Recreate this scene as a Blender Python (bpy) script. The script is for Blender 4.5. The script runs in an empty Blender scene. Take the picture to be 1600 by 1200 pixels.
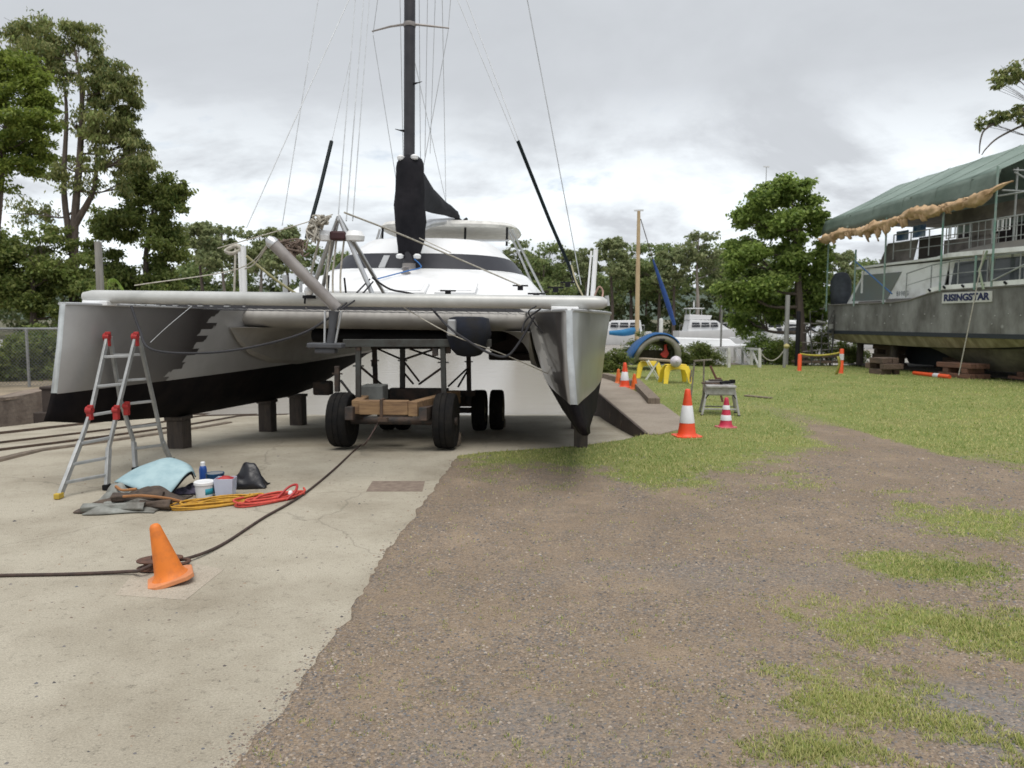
import bpy, math, random
import numpy as np
from mathutils import Vector, Matrix
random.seed(7); rng = np.random.default_rng(7)
S = bpy.context.scene
COL = S.collection
R = math.radians

# ---------------- camera, world, sun, exposure ----------------
FPX = 1150.0; CAMZ = 1.6; PITCH = math.atan(100/FPX)
cam_d = bpy.data.cameras.new('camera'); cam = bpy.data.objects.new('camera', cam_d); COL.objects.link(cam)
cam.location = (0, 0, CAMZ); cam.rotation_euler = (math.pi/2-PITCH, 0, 0)
cam_d.sensor_width = 36; cam_d.lens = FPX/1600*36; cam_d.clip_start = .05; cam_d.clip_end = 6000
cam_d.dof.use_dof = True; cam_d.dof.focus_distance = 3.2; cam_d.dof.aperture_fstop = 25.875e-3/0.0052
S.camera = cam
S.view_settings.view_transform = 'Standard'; S.view_settings.look = 'None'
S.view_settings.exposure = 0.0; S.view_settings.gamma = 1
SUN_EL, SUN_AZ = 69, 172        # degrees; azimuth measured from +Y (ahead) towards +X
w = bpy.data.worlds.new('World'); S.world = w; w.use_nodes = True
nt = w.node_tree; nt.nodes.clear(); N = nt.nodes; L = nt.links
def wn(t, **k):
    n = N.new(t)
    for a, b in k.items(): setattr(n, a, b)
    return n
def wmath(op, a, b=None, c=None, clamp=False):
    n = wn('ShaderNodeMath', operation=op, use_clamp=clamp)
    for i, v in enumerate((a, b, c)):
        if v is None: continue
        if isinstance(v, (int, float)): n.inputs[i].default_value = v
        else: L.new(v, n.inputs[i])
    return n.outputs[0]
sky = wn('ShaderNodeTexSky', sky_type='NISHITA', sun_disc=False, sun_elevation=R(SUN_EL), sun_rotation=R(SUN_AZ))
tc = wn('ShaderNodeTexCoord'); sep = wn('ShaderNodeSeparateXYZ'); L.new(tc.outputs['Generated'], sep.inputs[0])
zc = wmath('MAXIMUM', sep.outputs[2], 0.0)
den = wmath('ADD', zc, 0.24)
cmb = wn('ShaderNodeCombineXYZ')
L.new(wmath('DIVIDE', sep.outputs[0], den), cmb.inputs[0]); L.new(wmath('DIVIDE', sep.outputs[1], den), cmb.inputs[1])
def wnoise(scale, detail, rough, dist=0, off=0):
    m = wn('ShaderNodeMapping'); m.inputs['Location'].default_value = (off, off*1.7, 0); L.new(cmb.outputs[0], m.inputs[0])
    n = wn('ShaderNodeTexNoise'); n.inputs['Scale'].default_value = scale; n.inputs['Detail'].default_value = detail
    n.inputs['Roughness'].default_value = rough; n.inputs['Distortion'].default_value = dist
    L.new(m.outputs[0], n.inputs['Vector']); return n.outputs['Fac']
n1 = wnoise(.9, 7, .58, .5, 5.6); n2 = wnoise(.42, 3, .5, .3, 8.3); n3 = wnoise(2.1, 7, .6, .3, 1.2)
# bright breaks low over the horizon
low = wmath('SUBTRACT', 1.0, wmath('DIVIDE', wmath('SUBTRACT', zc, .16), .13, clamp=True), clamp=True)
brk = wmath('MULTIPLY', wmath('MULTIPLY', wmath('SUBTRACT', wmath('ADD', wmath('MULTIPLY', n1, .6), wmath('MULTIPLY', n3, .4)), .43), 9.0, clamp=True), low)
high = wmath('DIVIDE', wmath('SUBTRACT', zc, .45), .4, clamp=True)
val = wmath('ADD', wmath('MULTIPLY', wmath('SUBTRACT', n2, .5), .42), wmath('MULTIPLY', wmath('SUBTRACT', n1, .5), .34))
val = wmath('ADD', val, .685)
val = wmath('ADD', val, wmath('MULTIPLY', brk, .42))
val = wmath('ADD', val, wmath('MULTIPLY', high, .25))
tint = wn('ShaderNodeMix', data_type='RGBA'); tint.inputs[6].default_value = (.945, .99, 1.05, 1); tint.inputs[7].default_value = (.96, 1.02, 1.06, 1)
L.new(brk, tint.inputs[0])
SKY_STR = 0.12
sc = wn('ShaderNodeVectorMath', operation='SCALE'); L.new(tint.outputs[2], sc.inputs[0]); L.new(wmath('DIVIDE', val, SKY_STR), sc.inputs['Scale'])
# small blue openings low in the sky
hole = wmath('MULTIPLY', wmath('MULTIPLY', wmath('SUBTRACT', n3, .575), 9.0, clamp=True), low)
mx = wn('ShaderNodeMix', data_type='RGBA'); L.new(wmath('MULTIPLY', hole, .7), mx.inputs[0]); L.new(sc.outputs[0], mx.inputs[6]); L.new(sky.outputs[0], mx.inputs[7])
bg = wn('ShaderNodeBackground'); bg.inputs[1].default_value = SKY_STR; L.new(mx.outputs[2], bg.inputs[0])
wo = wn('ShaderNodeOutputWorld'); up_ = wmath('MULTIPLY', wmath('ADD', sep.outputs[2], .03), 40.0, clamp=True)
bg2 = wn('ShaderNodeBackground'); bg2.inputs[0].default_value = (.10, .09, .075, 1); bg2.inputs[1].default_value = 1
mxs = wn('ShaderNodeMixShader'); L.new(up_, mxs.inputs[0]); L.new(bg2.outputs[0], mxs.inputs[1]); L.new(bg.outputs[0], mxs.inputs[2]); L.new(mxs.outputs[0], wo.inputs[0])
sd = bpy.data.lights.new('sun', 'SUN'); sd.energy = 2.4; sd.angle = R(42); sd.color = (1, .95, .88)
sun = bpy.data.objects.new('sun', sd); COL.objects.link(sun)
_d = Vector((-math.sin(R(SUN_AZ))*math.cos(R(SUN_EL)), -math.cos(R(SUN_AZ))*math.cos(R(SUN_EL)), -math.sin(R(SUN_EL))))
sun.rotation_euler = _d.to_track_quat('-Z', 'Y').to_euler()

# ---------------- photograph geometry (1600x1200) -> world points ----------------
def ray(px, py):
    u = (px-800)/FPX; v = (600-py)/FPX; c, s = math.cos(PITCH), math.sin(PITCH)
    return Vector((u, c+v*s, -s+v*c))
def P(px, py, Y):
    d = ray(px, py); t = Y/d.y
    return Vector((d.x*t, Y, CAMZ+d.z*t))
def G(px, py, z=0.0):
    d = ray(px, py); t = (z-CAMZ)/d.z
    return Vector((d.x*t, d.y*t, z))

# ---------------- materials ----------------
def M(name, col, rough=.6, metal=0.0, col2=None, scale=6, lo=.35, hi=.65, detail=5, bump=0.0, bscale=60, spec=None, rnd=0.0, coat=0, extra=None, trans=0, stretch=None):
    m = bpy.data.materials.new(name); m.use_nodes = True; t = m.node_tree; b = t.nodes['Principled BSDF']
    b.inputs['Roughness'].default_value = rough; b.inputs['Metallic'].default_value = metal
    if spec is not None: b.inputs['Specular IOR Level'].default_value = spec
    if coat: b.inputs['Coat Weight'].default_value = coat
    if trans: b.inputs['Transmission Weight'].default_value = trans
    c4 = lambda c: (c[0], c[1], c[2], 1)
    if col2 is None: col2 = tuple(x*.72 for x in col)
    co = t.nodes.new('ShaderNodeTexCoord'); mp = t.nodes.new('ShaderNodeMapping'); t.links.new(co.outputs['Object'], mp.inputs[0])
    if stretch: mp.inputs['Scale'].default_value = stretch
    n = t.nodes.new('ShaderNodeTexNoise'); n.inputs['Scale'].default_value = scale; n.inputs['Detail'].default_value = detail; n.inputs['Roughness'].default_value = .62
    t.links.new(mp.outputs[0], n.inputs['Vector'])
    mr = t.nodes.new('ShaderNodeMapRange'); mr.inputs[1].default_value = lo; mr.inputs[2].default_value = hi; t.links.new(n.outputs['Fac'], mr.inputs[0])
    mixn = t.nodes.new('ShaderNodeMix'); mixn.data_type = 'RGBA'; mixn.inputs[6].default_value = c4(col); mixn.inputs[7].default_value = c4(col2)
    t.links.new(mr.outputs[0], mixn.inputs[0]); out = mixn.outputs[2]
    if rnd:
        g = t.nodes.new('ShaderNodeNewGeometry'); hs = t.nodes.new('ShaderNodeHueSaturation')
        r2 = t.nodes.new('ShaderNodeMapRange'); r2.inputs[3].default_value = 1-rnd; r2.inputs[4].default_value = 1+rnd
        t.links.new(g.outputs['Random Per Island'], r2.inputs[0]); t.links.new(r2.outputs[0], hs.inputs['Value']); t.links.new(out, hs.inputs['Color']); out = hs.outputs[0]
    if extra: out = extra(t, out)
    t.links.new(out, b.inputs['Base Color'])
    if bump:
        n2 = t.nodes.new('ShaderNodeTexNoise'); n2.inputs['Scale'].default_value = bscale; n2.inputs['Detail'].default_value = 6
        t.links.new(mp.outputs[0], n2.inputs['Vector'])
        bp = t.nodes.new('ShaderNodeBump'); bp.inputs['Strength'].default_value = bump; bp.inputs['Distance'].default_value = .02
        t.links.new(n2.outputs['Fac'], bp.inputs['Height']); t.links.new(bp.outputs[0], b.inputs['Normal'])
    return m

# ---------------- mesh builder ----------------
class MB:
    def __init__(s): s.v = []; s.f = []; s.mi = []; s.m = 0
    def add(s, vs, fs):
        b = len(s.v); s.v += [tuple(v) for v in vs]; s.f += [[b+i for i in f] for f in fs]; s.mi += [s.m]*len(fs); return s
    def box(s, c, d, M3=None, ch=0.0):
        hx, hy, hz = d[0]/2, d[1]/2, d[2]/2
        pts = [Vector((x*hx, y*hy, z*hz)) for z in (-1, 1) for y in (-1, 1) for x in (-1, 1)]
        if M3 is not None: pts = [M3 @ p for p in pts]
        c = Vector(c)
        return s.add([c+p for p in pts], [(0, 2, 3, 1), (4, 5, 7, 6), (0, 1, 5, 4), (2, 6, 7, 3), (0, 4, 6, 2), (1, 3, 7, 5)])
    def bar(s, a, b, wd, h, up=(0, 0, 1)):
        a = Vector(a); b = Vector(b); d = b-a; l = d.length; d.normalize(); u = Vector(up)
        if abs(d.dot(u)) > .98: u = Vector((0, 1, 0))
        x = d.cross(u).normalized(); z = x.cross(d)
        return s.box((a+b)/2, (wd, l, h), Matrix((x, d, z)).transposed())
    def tube(s, pts, r, seg=8, cap=True):
        pts = [Vector(p) for p in pts]; n = len(pts); rr = r if isinstance(r, (list, tuple)) else [r]*n
        vs = []; ref = None
        for i, p in enumerate(pts):
            d = (pts[min(i+1, n-1)]-pts[max(i-1, 0)])
            if d.length < 1e-9: d = Vector((0, 0, 1))
            d.normalize()
            if ref is None: ref = Vector((0, 0, 1)) if abs(d.z) < .9 else Vector((1, 0, 0))
            x = (ref-d*ref.dot(d)).normalized(); y = d.cross(x); ref = x
            for k in range(seg):
                a = 2*math.pi*k/seg; vs.append(p+(x*math.cos(a)+y*math.sin(a))*rr[i])
        fs = [(i*seg+k, i*seg+(k+1) % seg, (i+1)*seg+(k+1) % seg, (i+1)*seg+k) for i in range(n-1) for k in range(seg)]
        if cap: fs += [tuple(range(seg-1, -1, -1)), tuple((n-1)*seg+k for k in range(seg))]
        return s.add(vs, fs)
    def cyl(s, a, b, r, r2=None, seg=16): return s.tube([a, b], [r, r if r2 is None else r2], seg)
    def lathe(s, prof, c=(0, 0, 0), seg=24, sq=None, M3=None):
        vs = []; c = Vector(c)
        for (r, z) in prof:
            for k in range(seg):
                a = 2*math.pi*k/seg; v = Vector((r*math.cos(a), r*math.sin(a), z))
                if M3 is not None: v = M3 @ v
                vs.append(c+v)
        n = len(prof)
        fs = [(i*seg+k, i*seg+(k+1) % seg, (i+1)*seg+(k+1) % seg, (i+1)*seg+k) for i in range(n-1) for k in range(seg)]
        fs += [tuple(range(seg-1, -1, -1)), tuple((n-1)*seg+k for k in range(seg))]
        return s.add(vs, fs)
    def loft(s, rings, closed=True, cap0=False, cap1=False):
        n = len(rings[0]); vs = [p for r in rings for p in r]; m = n if closed else n-1
        fs = [(i*n+k, i*n+(k+1) % n, (i+1)*n+(k+1) % n, (i+1)*n+k) for i in range(len(rings)-1) for k in range(m)]
        if cap0: fs.append(tuple(range(n-1, -1, -1)))
        if cap1: fs.append(tuple((len(rings)-1)*n+k for k in range(n)))
        return s.add(vs, fs)
    def prism(s, poly, off):
        n = len(poly); off = Vector(off); poly = [Vector(p) for p in poly]
        return s.add(poly+[p+off for p in poly], [tuple(range(n-1, -1, -1)), tuple(range(n, 2*n))]+[(i, (i+1) % n, n+(i+1) % n, n+i) for i in range(n)])
    def sheet(s, pts, th):      # closed thin shell from a grid of points
        nr, nc = len(pts), len(pts[0]); A = [[Vector(p) for p in r] for r in pts]; vs = []
        for sg in (0, 1):
            for i in range(nr):
                for j in range(nc):
                    du = A[min(i+1, nr-1)][j]-A[max(i-1, 0)][j]; dv = A[i][min(j+1, nc-1)]-A[i][max(j-1, 0)]
                    nn = du.cross(dv); nn = nn.normalized() if nn.length > 1e-9 else Vector((0, 0, 1))
                    vs.append(A[i][j]+nn*th*sg)
        q = nr*nc; fs = []
        for i in range(nr-1):
            for j in range(nc-1):
                a, b, c, d = i*nc+j, i*nc+j+1, (i+1)*nc+j+1, (i+1)*nc+j
                fs.append((a, b, c, d)); fs.append((q+d, q+c, q+b, q+a))
        bd = [(0, j) for j in range(nc)]+[(i, nc-1) for i in range(1, nr)]+[(nr-1, j) for j in range(nc-2, -1, -1)]+[(i, 0) for i in range(nr-2, 0, -1)]
        for k in range(len(bd)):
            a = bd[k][0]*nc+bd[k][1]; b2 = bd[(k+1) % len(bd)]; b = b2[0]*nc+b2[1]; fs.append((b, a, q+a, q+b))
        return s.add(vs, fs)
    def build(s, name, mats, parent=None, smooth=False, bevel=0.0, wn=True):
        me = bpy.data.meshes.new(name); me.from_pydata(s.v, [], s.f); 
        for m in (mats if isinstance(mats, (list, tuple)) else [mats]): me.materials.append(m)
        me.polygons.foreach_set('material_index', s.mi)
        if smooth:
            me.polygons.foreach_set('use_smooth', [True]*len(s.f))
            if smooth != 'all': me.set_sharp_from_angle(angle=R(smooth if smooth is not True and smooth > 1 else 40))
        me.update()
        o = bpy.data.objects.new(name, me); COL.objects.link(o); o.parent = parent
        if bevel:
            bv = o.modifiers.new('bevel', 'BEVEL'); bv.width = bevel; bv.segments = 2; bv.limit_method = 'ANGLE'; bv.angle_limit = R(40)
        return o
def npmesh(name, V, F, mats, parent=None, smooth=False, attr=None):     # fast mesh: V (n,3), F (m,k)
    me = bpy.data.meshes.new(name); V = np.asarray(V, np.float32); F = np.asarray(F, np.int32); k = F.shape[1]
    me.vertices.add(len(V)); me.vertices.foreach_set('co', V.ravel())
    me.loops.add(F.size); me.loops.foreach_set('vertex_index', F.ravel())
    me.polygons.add(len(F)); me.polygons.foreach_set('loop_start', np.arange(0, F.size, k, dtype=np.int32))
    me.polygons.foreach_set('loop_total', np.full(len(F), k, np.int32))
    if smooth: me.polygons.foreach_set('use_smooth', np.ones(len(F), bool))
    for m in (mats if isinstance(mats, (list, tuple)) else [mats]): me.materials.append(m)
    if attr:
        for an, av in attr.items():
            a = me.attributes.new(an, 'FLOAT', 'POINT'); a.data.foreach_set('value', np.asarray(av, np.float32))
    me.update(calc_edges=True); me.validate()
    o = bpy.data.objects.new(name, me); COL.objects.link(o); o.parent = parent; return o
def thing(name, label, cat, loc=(0, 0, 0), rz=0, group=None):
    o = bpy.data.objects.new(name, None); COL.objects.link(o); o.location = loc; o.rotation_euler = (0, 0, rz)
    return tag(o, label, cat, group)
def tag(o, label, cat, group=None):
    o['label'] = label; o['category'] = cat
    if group: o['group'] = group
    return o
def struct(o, kind='structure'): o['kind'] = kind; return o
def copy_tree(o, parent=None):
    c = o.copy(); COL.objects.link(c); c.parent = parent
    for ch in [x for x in bpy.data.objects if x.parent == o]: copy_tree(ch, c)
    return c
def dup(o, loc, rz=0, label=None, sc=None):
    c = copy_tree(o); c.location = loc; c.rotation_euler = (0, 0, rz)
    if label: c['label'] = label
    if sc: c.scale = (sc, sc, sc) if isinstance(sc, (int, float)) else sc
    return c
def vnoise(x, y, sc, seed=0):     # smooth value noise, numpy
    x = np.asarray(x)*sc+seed*17.3; y = np.asarray(y)*sc+seed*9.1
    xi = np.floor(x).astype(np.int64); yi = np.floor(y).astype(np.int64); fx = x-xi; fy = y-yi
    fx = fx*fx*(3-2*fx); fy = fy*fy*(3-2*fy)
    def h(a, b):
        n = (a*374761393+b*668265263+seed*144665) & 0x7fffffff; n = ((n ^ (n >> 13))*1274126177) & 0x7fffffff
        return ((n ^ (n >> 16)) & 0xffff)/65535.0
    return (h(xi, yi)*(1-fx)+h(xi+1, yi)*fx)*(1-fy)+(h(xi, yi+1)*(1-fx)+h(xi+1, yi+1)*fx)*fy
def fbm(x, y, sc, seed=0, o=4):
    s = 0; a = .5; t = 0
    for k in range(o): s = s+a*vnoise(x, y, sc*2**k, seed+k); t += a; a *= .5
    return s/t
def sag(a, b, drop, n=12):
    a = Vector(a); b = Vector(b)
    return [a.lerp(b, i/n)-Vector((0, 0, drop*4*(i/n)*(1-i/n))) for i in range(n+1)]
def smooth_path(pts, n=8):       # Catmull-Rom
    p = [Vector(q) for q in pts]; p = [p[0]*2-p[1]]+p+[p[-1]*2-p[-2]]; out = []
    for i in range(1, len(p)-2):
        for k in range(n):
            t = k/n; out.append(.5*((2*p[i])+(p[i+1]-p[i-1])*t+(2*p[i-1]-5*p[i]+4*p[i+1]-p[i+2])*t*t+(3*p[i]-p[i-1]-3*p[i+1]+p[i+2])*t**3))
    out.append(p[-2]); return out
# ---------------- terrain ----------------
def ramp_z(y):
    return np.interp(y, [-50, 8.9, 10, 12, 13.5, 15.6, 18.6, 30], [0, 0, -.09, -.24, -.34, -.45, -.80, -2.4])
WATER_Z = -.75
def xb(y):      # left edge of gravel / lawn sheet
    y = np.asarray(y, float)
    base = np.interp(y, [0, 1.5, 2.5, 3.8, 5.1, 7.1, 8.55, 8.75, 8.95, 9.2, 9.7, 10.2, 60], [-1.25, -1.15, -1.0, -.86, -.86, -.72, -.62, -.35, .2, .85, 1.5, 1.88, 1.88])
    n = (fbm(y, y*0+3.3, 2.0, 5)-.5)*.07+(fbm(y, y*0+1.3, 14.0, 9)-.5)*.06
    return base+n*np.interp(y, [8.6, 8.9, 9.9, 10.2], [1, .5, .4, 0])
def grassmask(x, y):
    xs = [-3, -.7, 0, .6, 1.2, 1.8, 2.6, 3.4, 4.0, 4.5, 4.9, 5.15, 5.6, 6.5, 8, 60]
    ys = [8.8, 8.45, 7.35, 7.1, 6.85, 6.7, 7.3, 8.4, 9.1, 10.2, 10.0, 8.4, 7.5, 6.4, 5.8, 5]
    n = fbm(x, y, 1.6, 2, 5)-.5
    n2 = fbm(x, y, 6.5, 21, 4)-.5
    m = (y-np.interp(x, xs, ys))*1.1+n*2.2+n2*1.4
    m = np.minimum(m, 1.2)
    # worn track up through the lawn
    tx = np.interp(y, [8, 10, 13, 17, 24], [4.3, 4.6, 4.7, 4.2, 3.0])
    m = np.where(y > 8, m-np.interp(y, [8, 10.5, 14, 20], [0, .75, .25, .05])*np.exp(-((x-tx)/.4)**2)*1.5, m)
    for (px, py, rx, ry, a) in [(1425, 893, .42, .30, 1.1), (1490, 893, .6, .12, .6), (1560, 815, .62, .62, 1.0), (1440, 975, .45, .30, .62), (1560, 985, .50, .34, .95), (1355, 1100, .42, .32, .95), (1265, 1060, .20, .16, .75), (1300, 1180, .35, .16, .75), (1410, 771, .28, .12, .6), (1590, 1165, .2, .1, .7), (1480, 1130, .2, .16, .5), (1590, 905, .45, .25, .35), (1230, 740, .35, .5, .5)]:
        g = G(px, py); q = ((x-g.x)/rx)**2+((y-g.y)/ry)**2
        m = np.maximum(m, a*(1.3-1.35*np.sqrt(q))+n*2.2+n2*1.6)
    return np.clip(m*.55+.27, 0, 1)
def mat_ground():
    m = bpy.data.materials.new('gravel and turf'); m.use_nodes = True; t = m.node_tree; b = t.nodes['Principled BSDF']; n_ = t.nodes; l = t.links
    def nn(ty, **k):
        n = n_.new(ty)
        for a, v in k.items(): setattr(n, a, v)
        return n
    co = nn('ShaderNodeTexCoord'); O = co.outputs['Object']
    def noise(sc, det=5, ro=.6):
        n = nn('ShaderNodeTexNoise'); n.inputs['Scale'].default_value = sc; n.inputs['Detail'].default_value = det; n.inputs['Roughness'].default_value = ro; l.new(O, n.inputs['Vector']); return n.outputs['Fac']
    def ramp(f, st):
        r = nn('ShaderNodeValToRGB'); e = r.color_ramp.elements
        while len(e) < len(st): e.new(.5)
        for i, (p, c) in enumerate(st): e[i].position = p; e[i].color = (*c, 1)
        l.new(f, r.inputs[0]); return r.outputs[0]
    def mix(f, a, bb, bt='MIX'):
        x = nn('ShaderNodeMix', data_type='RGBA', blend_type=bt)
        if isinstance(f, float): x.inputs[0].default_value = f
        else: l.new(f, x.inputs[0])
        for i, v in ((6, a), (7, bb)):
            if isinstance(v, tuple): x.inputs[i].default_value = (*v, 1)
            else: l.new(v, x.inputs[i])
        return x.outputs[2]
    def vor(sc, feat='F1'):
        v = nn('ShaderNodeTexVoronoi', feature=feat); v.inputs['Scale'].default_value = sc; l.new(O, v.inputs['Vector']); return v
    v1 = vor(80); v2 = vor(180)
    dirt = ramp(noise(1.3, 6, .65), [(.33, (.16, .118, .082)), (.5, (.26, .195, .135)), (.64, (.40, .305, .215))])
    stone = ramp(v1.outputs['Color'], [(.0, (.06, .065, .07)), (.25, (.14, .11, .085)), (.45, (.265, .200, .138)), (.62, (.12, .125, .13)), (.8, (.27, .205, .15)), (.97, (.34, .29, .24))])
    stone2 = ramp(v2.outputs['Color'], [(.0, (.09, .07, .058)), (.4, (.225, .17, .12)), (.7, (.31, .24, .17)), (1, (.39, .33, .26))])
    sm = nn('ShaderNodeMapRange'); sm.inputs[1].default_value = .38; sm.inputs[2].default_value = .62; l.new(noise(2.2, 6, .7), sm.inputs[0]); sm.inputs[3].default_value = .2; sm.inputs[4].default_value = .8
    gr = mix(.55, dirt, stone2); gr = mix(sm.outputs[0], gr, stone)
    # greyer crushed stone in places
    a2 = nn('ShaderNodeAttribute', attribute_name='grey'); gr = mix(a2.outputs['Fac'], gr, mix(.6, (.235, .23, .23), stone, 'MIX'))
    turf = ramp(noise(1.1, 6, .65), [(.3, (.14, .20, .05)), (.5, (.22, .27, .08)), (.7, (.32, .30, .125))])
    turf = mix(.45, turf, ramp(noise(38, 5, .7), [(.3, (.075, .095, .028)), (.55, (.17, .18, .06)), (.75, (.28, .25, .12))]))
    at = nn('ShaderNodeAttribute', attribute_name='grass')
    ad = nn('ShaderNodeMath', operation='ADD'); mm = nn('ShaderNodeMath', operation='MULTIPLY_ADD'); l.new(noise(26, 5, .7), mm.inputs[0]); mm.inputs[1].default_value = 1.5; mm.inputs[2].default_value = -.75
    l.new(at.outputs['Fac'], ad.inputs[0]); l.new(mm.outputs[0], ad.inputs[1])
    mr = nn('ShaderNodeMapRange'); mr.inputs[1].default_value = .3; mr.inputs[2].default_value = .7; l.new(ad.outputs[0], mr.inputs[0])
    l.new(mix(mr.outputs[0], gr, turf), b.inputs['Base Color']); b.inputs['Roughness'].default_value = .92; b.inputs['Specular IOR Level'].default_value = .2
    h = nn('ShaderNodeMath', operation='ADD'); l.new(v1.outputs['Distance'], h.inputs[0]); l.new(noise(60, 4), h.inputs[1])
    bp = nn('ShaderNodeBump'); bp.inputs['Strength'].default_value = .85; bp.inputs['Distance'].default_value = .009; bp.invert = True; l.new(h.outputs[0], bp.inputs['Height']); l.new(bp.outputs[0], b.inputs['Normal'])
    return m
def mat_concrete(name='concrete', c=(.43, .392, .315), dark=(.26, .225, .17)):
    def ex(t, out):
        n = t.nodes; l = t.links; co = n.new('ShaderNodeTexCoord')
        f = n.new('ShaderNodeTexNoise'); f.inputs['Scale'].default_value = 90; f.inputs['Detail'].default_value = 6; f.inputs['Roughness'].default_value = .75; l.new(co.outputs['Object'], f.inputs['Vector'])
        r = n.new('ShaderNodeMapRange'); r.inputs[1].default_value = .3; r.inputs[2].default_value = .7; r.inputs[3].default_value = .72; r.inputs[4].default_value = 1.2; l.new(f.outputs['Fac'], r.inputs[0])
        # dark pits and grit
        v = n.new('ShaderNodeTexNoise'); v.inputs['Scale'].default_value = 17; v.inputs['Detail'].default_value = 8; v.inputs['Roughness'].default_value = .8; l.new(co.outputs['Object'], v.inputs['Vector'])
        r2 = n.new('ShaderNodeMapRange'); r2.inputs[1].default_value = .55; r2.inputs[2].default_value = .68; r2.inputs[3].default_value = 1; r2.inputs[4].default_value = .5; l.new(v.outputs['Fac'], r2.inputs[0])
        q = n.new('ShaderNodeMath'); q.operation = 'MULTIPLY'; l.new(r.outputs[0], q.inputs[0]); l.new(r2.outputs[0], q.inputs[1])
        h = n.new('ShaderNodeVectorMath'); h.operation = 'SCALE'; l.new(out, h.inputs[0]); l.new(q.outputs[0], h.inputs['Scale'])
        # cracks and slab joints
        vo = n.new('ShaderNodeTexVoronoi'); vo.feature = 'DISTANCE_TO_EDGE'; vo.inputs['Scale'].default_value = .23
        mp = n.new('ShaderNodeMapping'); l.new(co.outputs['Object'], mp.inputs[0])
        dn = n.new('ShaderNodeTexNoise'); dn.inputs['Scale'].default_value = 3; dn.inputs['Detail'].default_value = 6; l.new(co.outputs['Object'], dn.inputs['Vector'])
        va = n.new('ShaderNodeVectorMath'); va.operation = 'MULTIPLY_ADD'; l.new(dn.outputs['Color'], va.inputs[0]); va.inputs[1].default_value = (.28, .28, .28); l.new(mp.outputs[0], va.inputs[2]); l.new(va.outputs[0], vo.inputs['Vector'])
        r3 = n.new('ShaderNodeMapRange'); r3.inputs[1].default_value = .0; r3.inputs[2].default_value = .0028; r3.inputs[3].default_value = .74; r3.inputs[4].default_value = 1; l.new(vo.outputs['Distance'], r3.inputs[0])
        h2 = n.new('ShaderNodeVectorMath'); h2.operation = 'SCALE'; l.new(h.outputs[0], h2.inputs[0]); l.new(r3.outputs[0], h2.inputs['Scale'])
        return h2.outputs[0]
    return M(name, c, .9, 0, dark, scale=.9, lo=.42, hi=.75, detail=8, bump=.5, bscale=120, spec=.25, extra=ex)
M_ground = mat_ground(); M_conc = mat_concrete(); M_conc2 = mat_concrete('slab concrete', (.33, .285, .235), (.22, .18, .145))

ys = np.concatenate([[-60, -20, -8, -3, -1], np.arange(.6, 8.5, .045), np.arange(8.5, 10.3, .02), np.geomspace(10.33, 26, 90)])
us = np.concatenate([np.arange(0, 7.5, .05), np.geomspace(7.6, 80, 30)])
X = xb(ys)[:, None]+us[None, :]; Y = np.repeat(ys[:, None], len(us), 1)
Z = .014+(fbm(X, Y, .5, 3)-.5)*.03*np.clip(us, 0, .5)[None, :]
gm = grassmask(X, Y)
# bank to the water beyond the lawn
by = np.array([27.0, 28.5, 30.5, 33]); bz = np.array([-.1, -.8, -1.3, -2])
X = np.vstack([X]+[1.88+us[None, :]]*4); Y = np.vstack([Y]+[np.full((1, len(us)), v) for v in by]); Z = np.vstack([Z]+[np.full((1, len(us)), v) for v in bz])
gm = np.vstack([gm]+[np.full((1, len(us)), .9)]*4)
g1 = G(1545, 1130); gy = np.clip(1.3-(((X-g1.x-.15)/.42)**2+((Y-g1.y)/.35)**2)+(fbm(X, Y, 3, 4)-.5)*1.5, 0, 1)
g2 = G(820, 1150); gy = np.maximum(gy, .55*np.clip(1-(((X-g2.x)/.7)**2+((Y-g2.y)/.3)**2)+(fbm(X, Y, 3, 6)-.5)*2, 0, 1))
g3 = G(1180, 900); gy = np.maximum(gy, .45*np.clip(1-(((X-g3.x)/1.6)**2+((Y-g3.y)/.3)**2)+(fbm(X, Y, 3, 8)-.5)*2, 0, 1))
# skirt along the left edge
X = np.hstack([X[:, :1]-.01, X]); Y = np.hstack([Y[:, :1], Y]); Z = np.hstack([Z[:, :1]-.9*(Y[:, :1] > 8.6)-.03, Z]); gm = np.hstack([gm[:, :1], gm]); gy = np.hstack([gy[:, :1], gy])
nr, nc = X.shape; idx = np.arange(nr*nc).reshape(nr, nc)
F = np.stack([idx[:-1, :-1], idx[:-1, 1:], idx[1:, 1:], idx[1:, :-1]], -1).reshape(-1, 4)
V = np.stack([X, Y, Z], -1).reshape(-1, 3)
ground = struct(npmesh('ground', V, F, M_ground, attr={'grass': gm.ravel(), 'grey': gy.ravel()}, smooth=True))

# concrete ramp
ys2 = np.concatenate([[-60, -30, -10], np.arange(-2, 8.8, .6), np.arange(8.9, 30, .3)]); xs2 = np.linspace(-9.6, 1.9, 24)
X2, Y2 = np.meshgrid(xs2, ys2)
off = np.tan(R(4.2))*(Y2-7)*np.clip((-X2-4)/5, 0, 1)
F2 = None
nr2, nc2 = X2.shape; idx = np.arange(nr2*nc2).reshape(nr2, nc2)
F2 = np.stack([idx[:-1, :-1], idx[:-1, 1:], idx[1:, 1:], idx[1:, :-1]], -1).reshape(-1, 4)
struct(npmesh('slipway', np.stack([X2+off, Y2, ramp_z(Y2)], -1).reshape(-1, 3), F2, M_conc, smooth=True))
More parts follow.
